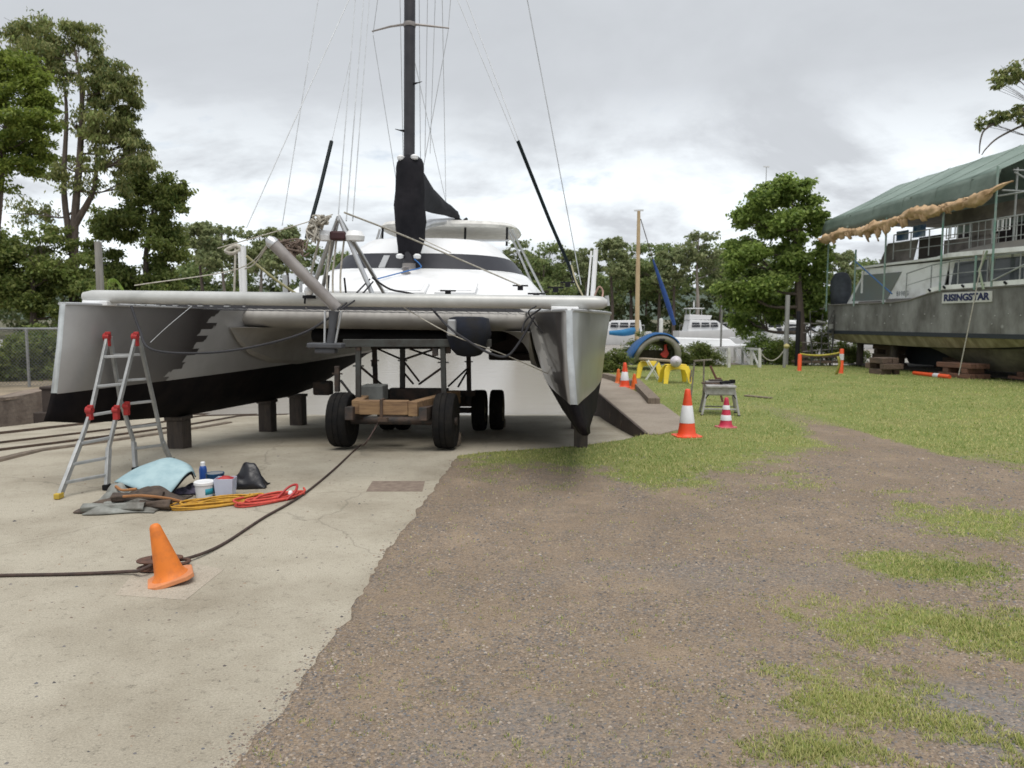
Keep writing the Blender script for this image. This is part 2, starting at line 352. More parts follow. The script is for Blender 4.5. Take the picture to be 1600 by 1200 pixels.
# repaired lighter rectangle on the apron, drain cover
mb = MB(); a = [G(200, 905), G(272, 935), G(347, 893), G(285, 868)]
mb.prism([Vector((p.x, p.y, -.01)) for p in (G(180, 930), G(290, 938), G(350, 890), G(232, 868))], (0, 0, .0125))
struct(mb.build('concrete_patch', mat_concrete('pale repair', (.45, .40, .325), (.36, .31, .25))))
mb = MB(); mb.prism([Vector((p.x, p.y, -.01)) for p in (G(572, 768), G(660, 768), G(664, 752), G(582, 752))], (0, 0, .013))
struct(mb.build('ground_patch', M('worn brown patch', (.16, .12, .095), .9, 0, (.24, .19, .15), scale=14)))
# land to the left, sandy strip
M_sand = M('sandy earth', (.34, .27, .19), .95, 0, (.20, .17, .12), scale=1.2, bump=.5)
mb = MB(); 
def lx(y): return -10.0+math.tan(R(4.2))*(y-15)
mb.add([(-80, -60, .0), (lx(-60)+.3, -60, .0), (lx(10)+.3, 10, .0), (lx(13)-.0, 12, .02), (lx(30), 30, .02), (-80, 30, .02), (-80, 36, -1.8), (lx(36), 36, -1.8)], [(0, 1, 2, 3, 4, 5), (5, 4, 7, 6)])
mb.v = [(x, y, z+.006) for x, y, z in mb.v]
struct(mb.build('path', M_sand))
# water
def wex():
    m = bpy.data.materials.new('river water'); m.use_nodes = True; t = m.node_tree; b = t.nodes['Principled BSDF']
    b.inputs['Base Color'].default_value = (.30, .27, .235, 1); b.inputs['Roughness'].default_value = .22; b.inputs['IOR'].default_value = 1.33
    co = t.nodes.new('ShaderNodeTexCoord'); n = t.nodes.new('ShaderNodeTexNoise'); n.inputs['Scale'].default_value = 1.7; n.inputs['Detail'].default_value = 4
    t.links.new(co.outputs['Object'], n.inputs['Vector']); bp = t.nodes.new('ShaderNodeBump'); bp.inputs['Strength'].default_value = .2; bp.inputs['Distance'].default_value = .05
    t.links.new(n.outputs['Fac'], bp.inputs['Height']); t.links.new(bp.outputs[0], b.inputs['Normal']); return m
mb = MB(); mb.add([(-400, 14, WATER_Z), (400, 14, WATER_Z), (400, 3000, WATER_Z), (-400, 3000, WATER_Z)], [(0, 1, 2, 3)])
struct(mb.build('water', wex()))
# far bank and hills
M_bank = M('bank earth', (.075, .085, .04), .95, 0, (.13, .11, .07), scale=.4)
mb = MB(); rows = []
for y, z in ((86, -.9), (88, -.3), (95, .2), (400, .3), (1500, 2)):
    rows.append([Vector((x, y+3*math.sin(x*.07)+2*math.sin(x*.19), z)) for x in np.linspace(-900 if y > 200 else -260, 900 if y > 200 else 260, 60)])
mb.loft(rows, closed=False); struct(mb.build('far_bank', M_bank, smooth='all'))
mb = MB(); xs = np.linspace(-1500, 1500, 140); hz = 55+55*fbm(xs, xs*0, .0022, 12)+12*fbm(xs, xs*0, .01, 3)
rows = [[Vector((x, 1500, 0)) for x in xs], [Vector((x, 1650, h*.55)) for x, h in zip(xs, hz)], [Vector((x, 1800, h)) for x, h in zip(xs, hz)], [Vector((x, 2200, 0)) for x in xs]]
mb.loft(rows, closed=False); struct(mb.build('hills', M('wooded hills', (.05, .075, .06), .95, 0, (.07, .09, .06), scale=.01), smooth='all'))
# rails of the slipway
M_rail = M('rusty rail', (.075, .055, .045), .7, .3, (.13, .085, .06), scale=9, bump=.4)
def slip_line(x0, name, wd, hh, mat, lab, cat, y0=5.0, y1=19, gr='rails along the slipway'):
    mb = MB(); yy = np.linspace(y0, y1, 26); 
    ring = lambda x, y, z: [Vector((x-wd/2, y, z)), Vector((x+wd/2, y, z)), Vector((x+wd*.35, y, z+hh)), Vector((x-wd*.35, y, z+hh))]
    mb.loft([ring(x0+math.tan(R(4.2))*(y-7)*1.0, y, float(ramp_z(y))-.01) for y in yy], True, True, True)
    return tag(mb.build(name, mat), lab, cat, gr)
slip_line(-6.45, 'rail', .06, .04, M_rail, 'dark steel rail in the slipway nearest the grey catamaran', 'rail')
slip_line(-7.25, 'rail', .05, .04, M_rail, 'middle dark steel rail of the three in the slipway', 'rail')
slip_line(-8.5, 'rail', .06, .05, M_rail, 'dark steel rail nearest the stone wall', 'rail')
slip_line(-5.95, 'timber_sleeper', .17, .035, M('old timber', (.20, .155, .115), .9, 0, (.10, .08, .06), scale=5, stretch=(6, 1, 6), bump=.5), 'long weathered brown timber laid beside the slipway rail', 'timber', 5.2, 14, 'timbers on the slipway')
# low stone wall on the left
def brick_extra(sc, mortar, col1, col2):
    def ex(t, out):
        n = t.nodes; l = t.links; co = n.new('ShaderNodeTexCoord'); mp = n.new('ShaderNodeMapping'); mp.inputs['Rotation'].default_value = (0, R(90), 0); l.new(co.outputs['Object'], mp.inputs[0])
        sx = n.new('ShaderNodeSeparateXYZ'); l.new(co.outputs['Object'], sx.inputs[0]); cb = n.new('ShaderNodeCombineXYZ'); l.new(sx.outputs[1], cb.inputs[0]); l.new(sx.outputs[2], cb.inputs[1])
        b = n.new('ShaderNodeTexBrick'); b.inputs['Scale'].default_value = sc; l.new(cb.outputs[0], b.inputs['Vector']); b.inputs['Mortar'].default_value = (*mortar, 1); b.inputs['Color1'].default_value = (*col1, 1); b.inputs['Color2'].default_value = (*col2, 1); b.inputs['Mortar Size'].default_value = .03
        mx = n.new('ShaderNodeMix'); mx.data_type = 'RGBA'; mx.inputs[0].default_value = .22; l.new(out, mx.inputs[6]); l.new(b.outputs[0], mx.inputs[7]); return mx.outputs[2]
    return ex
M_stone = M('rough stone wall', (.27, .22, .175), .95, 0, (.16, .125, .10), scale=4, bump=.8, bscale=12, extra=brick_extra(3, (.10, .09, .08), (.22, .17, .14), (.16, .11, .09)))
mb = MB(); A = [Vector((lx(y), y, 0)) for y in np.linspace(11, 21, 24)]
rings = []
for i, p in enumerate(A):
    j = .03*math.sin(i*2.1); zz = .10+.03*math.sin(i*1.3)
    rings.append([Vector((p.x+.12+j, p.y, -1.1)), Vector((p.x+.06+j, p.y, zz)), Vector((p.x-.35, p.y, zz)), Vector((p.x-.4, p.y, -1.1))])
mb.loft(rings, True, True, True)
tag(mb.build('stone_wall', M_stone), 'low rough brown stone wall beside the slipway below the chain link fence', 'wall')
mb = MB(); q = G(76, 655, -.42); q.y = 14.6
mb.box((-8.95, 14.6, .0), (.55, .5, .5)); mb.box((-8.95, 14.6, .27), (.6, .55, .06)); mb.box((-8.95, 14.55, -.35), (.8, .6, .3))
tag(mb.build('mooring_block', M('tarred block', (.06, .045, .038), .9, bump=.5), bevel=.02), 'dark brown block standing by the stone wall next to the left bow', 'block')
# retaining wall and slab on the right of the slipway
mb = MB(); n = 16
yy = np.linspace(10.1, 20.5, n)
right = lambda y: float(np.interp(y, [10.1, 10.6, 11.4, 13.5, 16, 20.5], [2.05, 2.62, 2.72, 2.82, 2.75, 2.5]))
ring = lambda y: [Vector((1.885, y, -1.5)), Vector((1.885, y, .035)), Vector((right(y), y, .035)), Vector((right(y)+.02, y, -1.5))]
mb.loft([ring(y) for y in yy], True, True, True)
sl = tag(mb.build('slab', M_conc2, bevel=.012), 'raised concrete slab edging the slipway behind the large traffic cone', 'slab')
mb = MB()
fw = [(10.15, .028), (20.5, .028), (20.5, -1.3), (10.15, -1.3)]
mb.prism([Vector((1.884, y, z)) for y, z in fw], (-.03, 0, 0))
mb.build('wall_face', M('dark wall face', (.085, .062, .052), .9, 0, (.05, .036, .032), scale=3, bump=.6), sl)  # side face much darker than the slab top
for y_, z_ in ((12.4, -.15), (13.8, -.2), (12.9, -.32)):
    mb = MB(); mb.cyl((1.856, y_, z_), (1.845, y_, z_), .06, seg=10); mb.build('weep_hole', M_rail, sl)
# timbers by the slab
M_tim = M('grey timber', (.26, .21, .16), .9, 0, (.13, .10, .075), scale=4, stretch=(8, 8, 1), bump=.5)
def beam(name, a, b, wd, h, label, cat='timber', group=None, mat=None, bev=.008):
    a = Vector(a); b = Vector(b); mb = MB(); mb.bar(a, b, wd, h); mb2 = tag(mb.build(name, mat or M_tim, bevel=bev), label, cat, group); return mb2
a = G(992, 601); b = G(1022, 634); beam('timber_beam', (a.x, a.y, .07), (b.x, b.y, .07), .22, .15, 'weathered timber beam lying on the lawn edge behind the large cone', group='loose timbers')
a = G(945, 592); b = G(988, 604); beam('timber_beam', (a.x, a.y, .08), (b.x, b.y, .08), .2, .16, 'brown timber lying behind the small group of three cones', group='loose timbers')
beam('plank', tuple(G(1165, 618, .03)), tuple(G(1205, 622, .03)), .12, .03, 'thin weathered board flat on the lawn right of the work platform', 'plank')
# ---------------- catamaran ----------------
cat = thing('catamaran', 'grey twin hulled sailing catamaran with black mast propped on blocks over the slipway', 'catamaran', (-1.885, 6.8, 0), 0)
cat.rotation_euler = (0, R(.8), R(-4.2))
CM = Matrix.Translation((-1.885, 6.8, 0)) @ cat.rotation_euler.to_matrix().to_4x4(); CI = CM.inverted()
def C(px, py, Y): return CI @ P(px, py, Y)
M_white = M('white gelcoat', (.80, .81, .82), .36, 0, (.64, .64, .63), scale=2.2, lo=.45, hi=.8, detail=8, stretch=(1, 1, .4))
M_grey = M('grey paint', (.44, .45, .46), .38, .25, (.36, .365, .37), scale=2, bump=.03, bscale=8)
M_under = M('grey underside', (.36, .345, .32), .5, 0, (.28, .265, .245), scale=2)
M_anti = M('black antifoul', (.008, .0075, .009), .85, 0, (.016, .013, .013), scale=4, spec=.08)
M_black = M('black', (.010, .010, .012), .7, spec=.2)
M_glass = M('dark glass', (.012, .014, .018), .08, 0, (.015, .016, .02), spec=.6)
M_wscr = M('black windscreen cover', (.022, .023, .030), .45, 0, (.03, .03, .038), spec=.25)
M_alu = M('aluminium', (.56, .57, .58), .38, .7, (.45, .46, .47), scale=5)
M_alud = M('weathered aluminium', (.30, .28, .27), .5, .3, (.22, .20, .19), scale=6)
M_wire = M('rigging wire', (.50, .52, .54), .5, .2)
M_rope_w = M('pale rope', (.52, .50, .44), .9, 0, (.34, .31, .26), scale=30)
M_rope_k = M('black rope', (.03, .03, .035), .8)
FO = [-.4, .45, 1.5]
def hull_extra(t, out):      # sprayed dark graphic with ragged edge + antifoul below the waterline
    n = t.nodes; l = t.links
    def mth(op, a, b=None, cl=False):
        x = n.new('ShaderNodeMath'); x.operation = op; x.use_clamp = cl
        for i, v in enumerate((a, b)):
            if v is None: continue
            if isinstance(v, (int, float)): x.inputs[i].default_value = v
            else: l.new(v, x.inputs[i])
        return x.outputs[0]
    co = n.new('ShaderNodeTexCoord'); s = n.new('ShaderNodeSeparateXYZ'); l.new(co.outputs['Object'], s.inputs[0]); y, z = s.outputs[1], s.outputs[2]
    # aft edge runs from y=1.55 at z=.9 to y=2.35 at z=1.7, torn in horizontal strips
    strip = mth('FLOOR', mth('MULTIPLY', z, 13.0))
    wn_ = n.new('ShaderNodeTexWhiteNoise'); wn_.noise_dimensions = '1D'; l.new(strip, wn_.inputs['W'])
    nz = n.new('ShaderNodeTexNoise'); nz.inputs['Scale'].default_value = 7; nz.inputs['Detail'].default_value = 4; l.new(co.outputs['Object'], nz.inputs['Vector'])
    edge = mth('ADD', mth('MULTIPLY', mth('SUBTRACT', z, .9), .95), FO[2])
    edge = mth('ADD', edge, mth('MULTIPLY', mth('SUBTRACT', wn_.outputs['Value'], .5), .26))
    edge = mth('ADD', edge, mth('MULTIPLY', mth('SUBTRACT', nz.outputs['Fac'], .5), .22))
    aft = mth('MULTIPLY', mth('SUBTRACT', edge, y), 60, True)
    fore = mth('MULTIPLY', mth('SUBTRACT', y, FO[0]), FO[1], True)
    f = mth('MULTIPLY', aft, fore)
    mx = n.new('ShaderNodeMix'); mx.data_type = 'RGBA'; l.new(f, mx.inputs[0]); l.new(out, mx.inputs[6]); mx.inputs[7].default_value = (.045, .040, .040, 1) if FO[1] < 2 else (.060, .054, .052, 1)
    return mx.outputs[2]
M_hull = M('silver hull paint', (.42, .415, .41), .36, .2, (.33, .325, .315), scale=1.2, extra=hull_extra, coat=.25)
FO = [.02, 9.0, .72]
M_hull2 = M('silver hull paint right', (.40, .385, .36), .34, .2, (.26, .255, .25), scale=1.2, extra=hull_extra, coat=.25)
M_hull3 = M('silver hull paint outboard', (.38, .39, .38), .30, .45, (.30, .305, .29), scale=1.2)
M_hull.node_tree.nodes['Principled BSDF'].inputs['Coat Roughness'].default_value = .12
M_stemw = M('pale stem strip', (.58, .62, .64), .35, .2)
YS = [0, .35, .8, 1.5, 2.4, 3.4, 4.6, 6, 7.2, 8.4, 9.4, 10.3]
def prof(y, side, cx):       # side -1 = inner/outer handled by caller; returns half widths and heights
    sh = np.interp(y, [0, .35, .8, 1.5, 2.4, 4, 7, 10.3], [.028, .15, .27, .40, .51, .60, .62, .52])
    md = np.interp(y, [0, .35, .8, 1.5, 2.4, 4, 7, 10.3], [.028, .12, .22, .33, .43, .53, .56, .46])
    wl = np.interp(y, [0, .35, .8, 1.5, 2.4, 4, 7, 10.3], [.028, .085, .15, .24, .33, .44, .47, .38])
    lo = wl*.62+.004; kl = .022 if y < .5 else .06
    kz = np.interp(y, [0, .1, .5, 1.2, 2.5, 4.3, 6.6, 7.8, 9.1, 10.3], [.62, .56, .52, .45, .33, .27, .19, .30, .45, .70])
    return sh, md, wl, lo, kl, kz
def make_hull(cx, out):      # out = +1 if outboard side is +x
    def ring(y):
        sh, md, wl, lo, kl, kz = prof(y, 0, cx); k = out*np.interp(y, [0, 3], [.17 if out > 0 else .10, .22 if out > 0 else .20]); st = out*0.0
        zs = 1.72; WL = .88; yl = y
        bow = lambda z: (-.14*(zs-z) if y == 0 else 0)
        kzz = min(kz, WL-.08)
        pts = []
        for sg in (-1, 1):
            seq = [(kl, kzz, 1.0), (lo, kzz+(WL-kzz)*.35, .75), (wl, WL-.004, .35), (wl+.003, WL+.004, .35), (md, 1.32, .1), (sh, zs, 0)]
            if sg == 1: seq = seq[::-1]
            for (hw, z, kk) in seq: pts.append(Vector((cx+sg*hw+k*kk, y+bow(z), z)))
        # order: -side keel->sheer, then +side sheer->keel
        return pts
    rings = [ring(y) for y in YS]; n = 12
    mb = MB(); vs = [p for r in rings for p in r]
    top = MB(); bot = MB()
    side = MB()
    for i in range(len(rings)-1):
        for k in range(n-1):
            a, b, c, d = rings[i][k], rings[i][k+1], rings[i+1][k+1], rings[i+1][k]
            tgt = bot if k in (0, 1, 9, 10) else (top if k == 5 else side)
            side.m = (2 if k > 5 else 0) if out > 0 else (2 if k < 5 else 0)
            tgt.add([a, b, c, d], [(0, 1, 2, 3)])
        a, b, c, d = rings[i][11], rings[i][0], rings[i+1][0], rings[i+1][11]; bot.add([a, b, c, d], [(0, 1, 2, 3)])
    r0 = rings[0]; r1 = rings[-1]
    side.m = 1; side.add([r0[3], r0[4], r0[5], r0[6], r0[7], r0[8]], [(0, 1, 2, 3, 4, 5)]); side.m = 0
    side.add([r1[k] for k in (3, 4, 5, 6, 7, 8)], [(5, 4, 3, 2, 1, 0)])
    bot.add([r0[k] for k in (0, 1, 2, 9, 10, 11)], [(0, 1, 2, 3, 4, 5)]); bot.add([r1[k] for k in (0, 1, 2, 9, 10, 11)], [(5, 4, 3, 2, 1, 0)])
    def weld(o):
        import bmesh
        bm = bmesh.new(); bm.from_mesh(o.data); bmesh.ops.remove_doubles(bm, verts=bm.verts, dist=.0006); bmesh.ops.recalc_face_normals(bm, faces=bm.faces); bm.to_mesh(o.data); bm.free(); return o
    h = weld(side.build('hull', [M_hull if out < 0 else M_hull2, M_stemw, M_hull3], cat, smooth=32)); weld(bot.build('antifouled_bottom', M_anti, h, smooth=32))
    dk = top.build('side_deck', M_white, h)
    # gunwale lip
    for sgi in (5, 6):
        g = MB(); g.tube([r[sgi] for r in rings], .016, 6); 
        g.build('gunwale', M_grey, h, smooth=True)
    return h
hl = make_hull(-2.38, -1); hr = make_hull(2.38, 1)
# front cross beam
mb = MB(); mb.tube([(-2.47, .45, 1.80), (-2.40, .45, 1.80), (-2.38, .45, 1.80), (2.62, .45, 1.80), (2.70, .45, 1.80), (2.74, .45, 1.80)], [.045, .060, .066, .066, .058, .030], 20)
beamo = mb.build('cross_beam', M('beam white', (.54, .545, .53), .4, .15, (.42, .425, .41), scale=3), cat, smooth=True)
for x in (-2.30, 2.34):
    mb = MB(); mb.box((x, .46, 1.735), (.26, .22, .05)); mb.build('beam_bracket', M_white, beamo, bevel=.008)
for k in range(9):
    mb = MB(); mb.box((-1.95+k*.14+.03*math.sin(k*5), .43, 1.722), (.04+.02*math.sin(k*3), .03, .010)); mb.build('lacing_eye', M_grey, beamo)
# bridge deck with a rounded nose
def nose(x0, x1, y0, ys_, zt, zb, r, mat, name, par, smooth=50):
    mb = MB(); prof_ = [(ys_, zt)]+[(y0+r-r*math.sin(a), (zt+zb)/2+((zt-zb)/2)*math.cos(a)) for a in np.linspace(0, math.pi, 12)]+[(ys_, zb)]
    rings = [[Vector((x, y, z)) for (y, z) in prof_] for x in np.linspace(x0, x1, 3)]
    mb.loft(rings, True, True, True); return mb.build(name, mat, par, smooth=smooth)
bd = nose(-1.95, 1.95, 2.75, 10.0, 1.775, 1.475, .30, M_under, 'bridge_deck', cat)
pod = nose(-1.15, 1.35, 3.3, 9.5, 1.47, 1.28, .12, M_black, 'underwing_pod', cat)
for sg in (-1, 1):        # faired gussets between bridge deck and hulls
    mb = MB(); x0 = sg*1.98; pts = [(x0, .86)]+[(sg*(1.86-.70*(1-math.cos(a))), .92+.56*math.sin(a)) for a in np.linspace(0, math.pi/2, 9)]+[(x0, 1.48)]
    rings = [[Vector((sg*1.9+(x-sg*1.9)*s, y, 1.48+(z-1.48)*s2)) for x, z in pts] for y, s, s2 in ((2.45, .03, .03), (2.7, .3, .3), (3.1, .55, .6), (3.8, .8, .85), (5, 1, 1), (9.4, 1, 1))]
    mb.loft(rings, True, True, True); mb.build('hull_fairing', M_under, cat, smooth=45)
# foredeck trunk and cabin: rings of superellipse plans
def plan(z, y0, hw, a, yb_, p=.75, n=28, zf=0, o=0.0):
    pts = [Vector((hw+o, yb_, z-zf*.0))]
    for k in range(n+1):
        th = math.pi/2-math.pi*k/n
        pts.append(Vector(((hw+o)*math.copysign(abs(math.sin(th))**p, math.sin(th)), y0-o+a*(1-abs(math.cos(th))**p), z)))
    pts.append(Vector((-hw-o, yb_, z))); return pts
mb = MB()
RG = [(1.76, 2.86, 2.02, 1.6), (1.84, 2.95, 1.98, 1.6), (2.02, 3.35, 1.90, 1.9), (2.20, 3.75, 1.82, 2.2), (2.30, 4.1, 1.72, 2.3), (2.37, 4.32, 1.66, 2.2)]
mb.loft([plan(z, y0, hw, a, 9.8) for z, y0, hw, a in RG], True, False, True)
trunk = mb.build('foredeck', M_white, cat, smooth=50)
CR = [(2.36, 4.45, 1.60, 2.1), (2.62, 4.70, 1.40, 1.9), (2.65, 4.74, 1.385, 1.9), (2.87, 5.1, 1.12, 1.6), (2.915, 5.22, 1.05, 1.5), (2.935, 5.5, .92, 1.4)]
mb = MB(); mb.loft([plan(z, y0, hw, a, 9.0, .66) for z, y0, hw, a in CR], True, False, True)
cabin = mb.build('cabin', M_white, cat, smooth=50)
mb = MB(); ra = plan(2.375, 4.465, 1.59, 2.1, 7.6, .66, o=.012); rb = plan(2.62, 4.70, 1.40, 1.9, 6.9, .66, o=.012)
mb.sheet([ra, rb], .008); ws = mb.build('windscreen', M_wscr, cabin, smooth=50)
for x in (-.42,):
    mb = MB(); mb.bar((x-.03, 4.44, 2.385), (x, 4.66, 2.58), .10, .02); mb.build('windscreen_pillar', M_grey, ws)
mb = MB(); mb.tube([v+Vector((0, -.05, -.02)) for v in plan(2.37, 4.42, 1.62, 2.1, 7.8, .66)[1:-1]], .022, 6); mb.build('trim', M_white, cabin, smooth=True)
# hatches and deck gear
def hatch(x, y, z, wx, wy, mat, tilt=.38, nm='deck_hatch'):
    mb = MB(); mb.box((x, y, z), (wx, wy, .05), Matrix.Rotation(tilt, 3, 'X')); h = mb.build(nm, M_white, cat, bevel=.012)
    mb = MB(); mb.box((x, y-.012, z+.027), (wx-.1, wy-.1, .012), Matrix.Rotation(tilt, 3, 'X')); mb.build('hatch_pane', mat, h); return h
hatch(.15, 3.32, 2.03, .62, .42, M_white); hatch(.85, 3.42, 2.04, .55, .42, M_white)
mb = MB(); mb.box((-.52, 3.02, 1.92), (.95, .05, .055)); d_ = mb.build('hatch_slot', M_glass, cat, bevel=.01)
mb = MB(); mb.box((-.52, 3.0, 1.965), (1.02, .08, .03)); mb.box((-.50, 2.99, 1.90), (.03, .05, .12)); mb.build('slot_frame', M_white, d_, bevel=.006)
mb = MB(); mb.lathe([(.07, 0), (.07, .03), (.045, .04), (.045, .08), (.065, .10), (.03, .12)], (.02, 4.0, 2.26), 16); mb.build('winch', M_alud, cat, smooth=True)
for px, py, Y in ((887, 445, 10.0), (868, 453, 9.2), (813, 450, 9.6), (838, 463, 8.6), (700, 458, 9.4)):
    q = C(px, py, Y); mb = MB(); mb.bar(q+Vector((-.10, 0, .03)), q+Vector((.10, 0, .03)), .02, .02); mb.box(q, (.07, .05, .06)); mb.build('cleat', M_black, cat, bevel=.004)
# hardtop over the cockpit
mb = MB(); out = []
for s, z in ((1, 0), (1.02, .05), (.97, .12), (.7, .17), (.3, .19)):
    out.append([Vector((.0+1.36*s*math.copysign(abs(math.cos(a))**.55, math.cos(a)), 8.6+1.3*s*math.copysign(abs(math.sin(a))**.55, math.sin(a)), 3.36+z)) for a in np.linspace(0, 2*math.pi, 40, endpoint=False)])
mb.loft(out, True, True, True); ht = mb.build('hardtop', M('hardtop white', (.74, .73, .69), .4), cat, smooth=50)
for x in (-1.2, -.4, .4, 1.2):
    mb = MB(); mb.cyl((x, 7.45, 3.02), (x, 7.5, 3.37), .022); mb.build('post', M_black, ht, smooth=True)
mb = MB(); mb.bar((-1.0, 7.3, 3.10), (1.25, 7.3, 3.10), .03, .03); mb.build('rail', M_alu, ht)
for dx in (0, .16):
    mb = MB(); mb.cyl((1.28-dx*.4, 7.6, 3.34), (2.0-dx, 8.6-dx*2, 1.95), .022); mb.build('strut', M_alu, ht, smooth=True)
    mb = MB(); mb.cyl((-1.28+dx*.4, 7.6, 3.34), (-2.0+dx, 8.6-dx*2, 1.95), .022); mb.build('strut', M_alu, ht, smooth=True)
# mast, boom, sail cover
mb = MB(); mb.tube([(0, 4.3, 2.32), (0, 4.3, 2.6), (0, 4.34, 8), (0, 4.38, 14)], [.082, .082, .082, .07], 18); mast = mb.build('mast', M('black mast', (.015, .015, .02), .5, 0, (.035, .033, .04), scale=4), cat, smooth=True)
mb = MB(); mb.cyl((0, 4.3, 2.24), (0, 4.3, 2.36), .15, .11, 20); mb.cyl((0, 4.3, 2.36), (0, 4.3, 2.44), .10); mb.build('mast_step', M_alud, mast, smooth=True)
for k, (hz) in enumerate((5.86, 9.5)):
    for sg, dz in ((-1, -.05), (1, -.02)):
        mb = MB(); mb.tube([(0, 4.3, hz+.02), (sg*.29, 4.34, hz), (sg*.57, 4.38, hz+dz)], [.020, .016, .011], 8); mb.build('spreader', M_alud, mast, smooth=True)
    mb = MB(); mb.lathe([(.088, -.03), (.094, 0), (.088, .03)], (0, 4.32, hz+.01), 16); mb.build('spreader_collar', M_alud, mast, smooth=True)
for (sg, z) in ((1, 5.03), (-1, 4.36)):
    mb = MB(); mb.tube([(sg*.07, 4.28, z), (sg*.13, 4.26, z+.005), (sg*.20, 4.25, z+.02)], [.02, .01, .004], 6); mb.build('mast_step_peg', M_black, mast)
mb = MB(); mb.tube([(0, 4.45, 2.92), (0, 6, 3.25), (.02, 8.3, 3.60)], [.07, .07, .06], 14); boom = mb.build('boom', M_alu, cat, smooth=True)
M_canvas = M('black canvas cover', (.011, .011, .014), .9, 0, (.022, .021, .025), scale=3, bump=.8, bscale=7, spec=.15)
M_canvas2 = M('dark grey sail cloth', (.030, .031, .036), .9, 0, (.02, .02, .024), scale=3, bump=.5, bscale=9, spec=.15)
mb = MB(); rings = []
for z, wx, wy, dx in ((2.52, .13, .12, .0), (2.60, .17, .15, .0), (2.80, .205, .20, .01), (3.05, .225, .22, .012), (3.3, .23, .24, .0), (3.5, .215, .25, -.005), (3.7, .205, .25, 0.0), (3.85, .20, .24, .01), (3.93, .19, .2, .01), (3.97, .17, .15, .01), (4.02, .095, .1, 0)):
    rings.append([Vector((dx+math.cos(a)*wx*(1+.05*math.sin(5*a+z*9)+.03*math.sin(9*a-z*14)), 4.36+math.sin(a)*wy*(1+.05*math.sin(4*a+z*7)), z+.02*math.sin(3*a))) for a in np.linspace(0, 2*math.pi, 28, endpoint=False)])
mb.loft(rings, True, True, True); sc_ = mb.build('mast_cover', M_canvas, cat, smooth='all')
mb = MB(); g = []
for u in np.linspace(0, 1, 14):
    y = 4.55+3.75*u; top = 3.97-.18*u-.10*math.sin(u*3.14)+.02*math.sin(u*17); bz = 3.28+.36*u; bot_ = bz+.0
    g.append([Vector((.03+.10*math.sin(v*3.14)*(1-.6*u)+.02*math.sin(u*14+v*5)+.10*u, y, bot_+(top-bot_)*v)) for v in np.linspace(0, 1, 9)])
mb.sheet(g, .012); mb.build('sail_cover', M_canvas2, boom, smooth='all')
mb = MB(); mb.tube([(.12, 8.25, 3.62), (.2, 8.5, 3.58), (.3, 8.45, 3.66)], [.06, .05, .03], 8); mb.build('boom_end', M_black, boom, smooth=True)
for x, z, py in ((-.1, 3.95, 4.2), (.1, 3.96, 4.2), (.14, 2.53, 4.22), (-.12, 2.53, 4.22)):
    mb = MB(); mb.lathe([(.0, -.03), (.05, -.02), (.06, .02), (.03, .045)], (x, py, z), 12); mb.build('rope_block', M_white, mast, smooth=True)
mb = MB(); mb.tube(smooth_path([(.1, 4.2, 2.5), (.2, 4.1, 2.42), (.22, 4.05, 2.36), (.05, 3.9, 2.3), (-.3, 3.6, 2.17)]), .009, 6); mb.build('blue_line', M('blue line', (.03, .16, .45), .7), cat)
# rigging wires: (top pixel, top depth) to (foot pixel, foot depth)
RIG = [((497, 0), 11.2, (441, 352), 9.3, .007), ((545, 0), 11.0, (385, 356), 9.0, .007), ((555, 0), 10.9, (528, 345), 7.4, .0085), ((568, 0), 10.9, (541, 345), 7.5, .009), ((577, 0), 10.9, (551, 345), 7.5, .008),
       ((583, 55), 11.2, (622, 300), 11.1, .006), ((590, 0), 11.2, (583, 52), 11.2, .006), ((700, 50), 11.2, (660, 270), 11.2, .006), ((704, 0), 11.2, (700, 50), 11.2, .006), ((655, 0), 11.3, (657, 250), 11.3, .006),
       ((668, 0), 11.6, (664, 245), 11.6, .006), ((691, 0), 12.5, (697, 330), 14.6, .006), ((680, 0), 11.7, (672, 240), 12.2, .005), ((715, 0), 11.4, (806, 220), 10.6, .007), ((729, 0), 11.5, (811, 220), 10.6, .007), ((824, 0), 11.6, (908, 445), 11.5, .009),
       ((625, 0), 11.1, (630, 250), 11.1, .006), ((518, 222), 10.3, (548, 90), 10.8, .005), ((640, 60), 11.4, (700, 330), 14.0, .005)]
for (a, da, b, db, r) in RIG:
    A = C(*a, da); B = C(*b, db)
    if a[1] == 0:
        D = (A-B).normalized(); A = A+D*2.5
    mb = MB(); mb.cyl(B, A, r*.85, seg=6); mb.build('rigging_wire', M_wire, cat)
# black covered runners
for (a, da, b, db) in (((518, 221), 10.3, (479, 372), 9.6), ((809, 220), 10.6, (905, 452), 11.2)):
    A = C(*a, da); B = C(*b, db); mb = MB(); mb.tube([A, A.lerp(B, .5)+Vector((0, 0, -.04)), B], .026, 8); mb.build('wire_cover', M('dark green black sleeve', (.005, .012, .014), .6, spec=.2), cat, smooth=True)
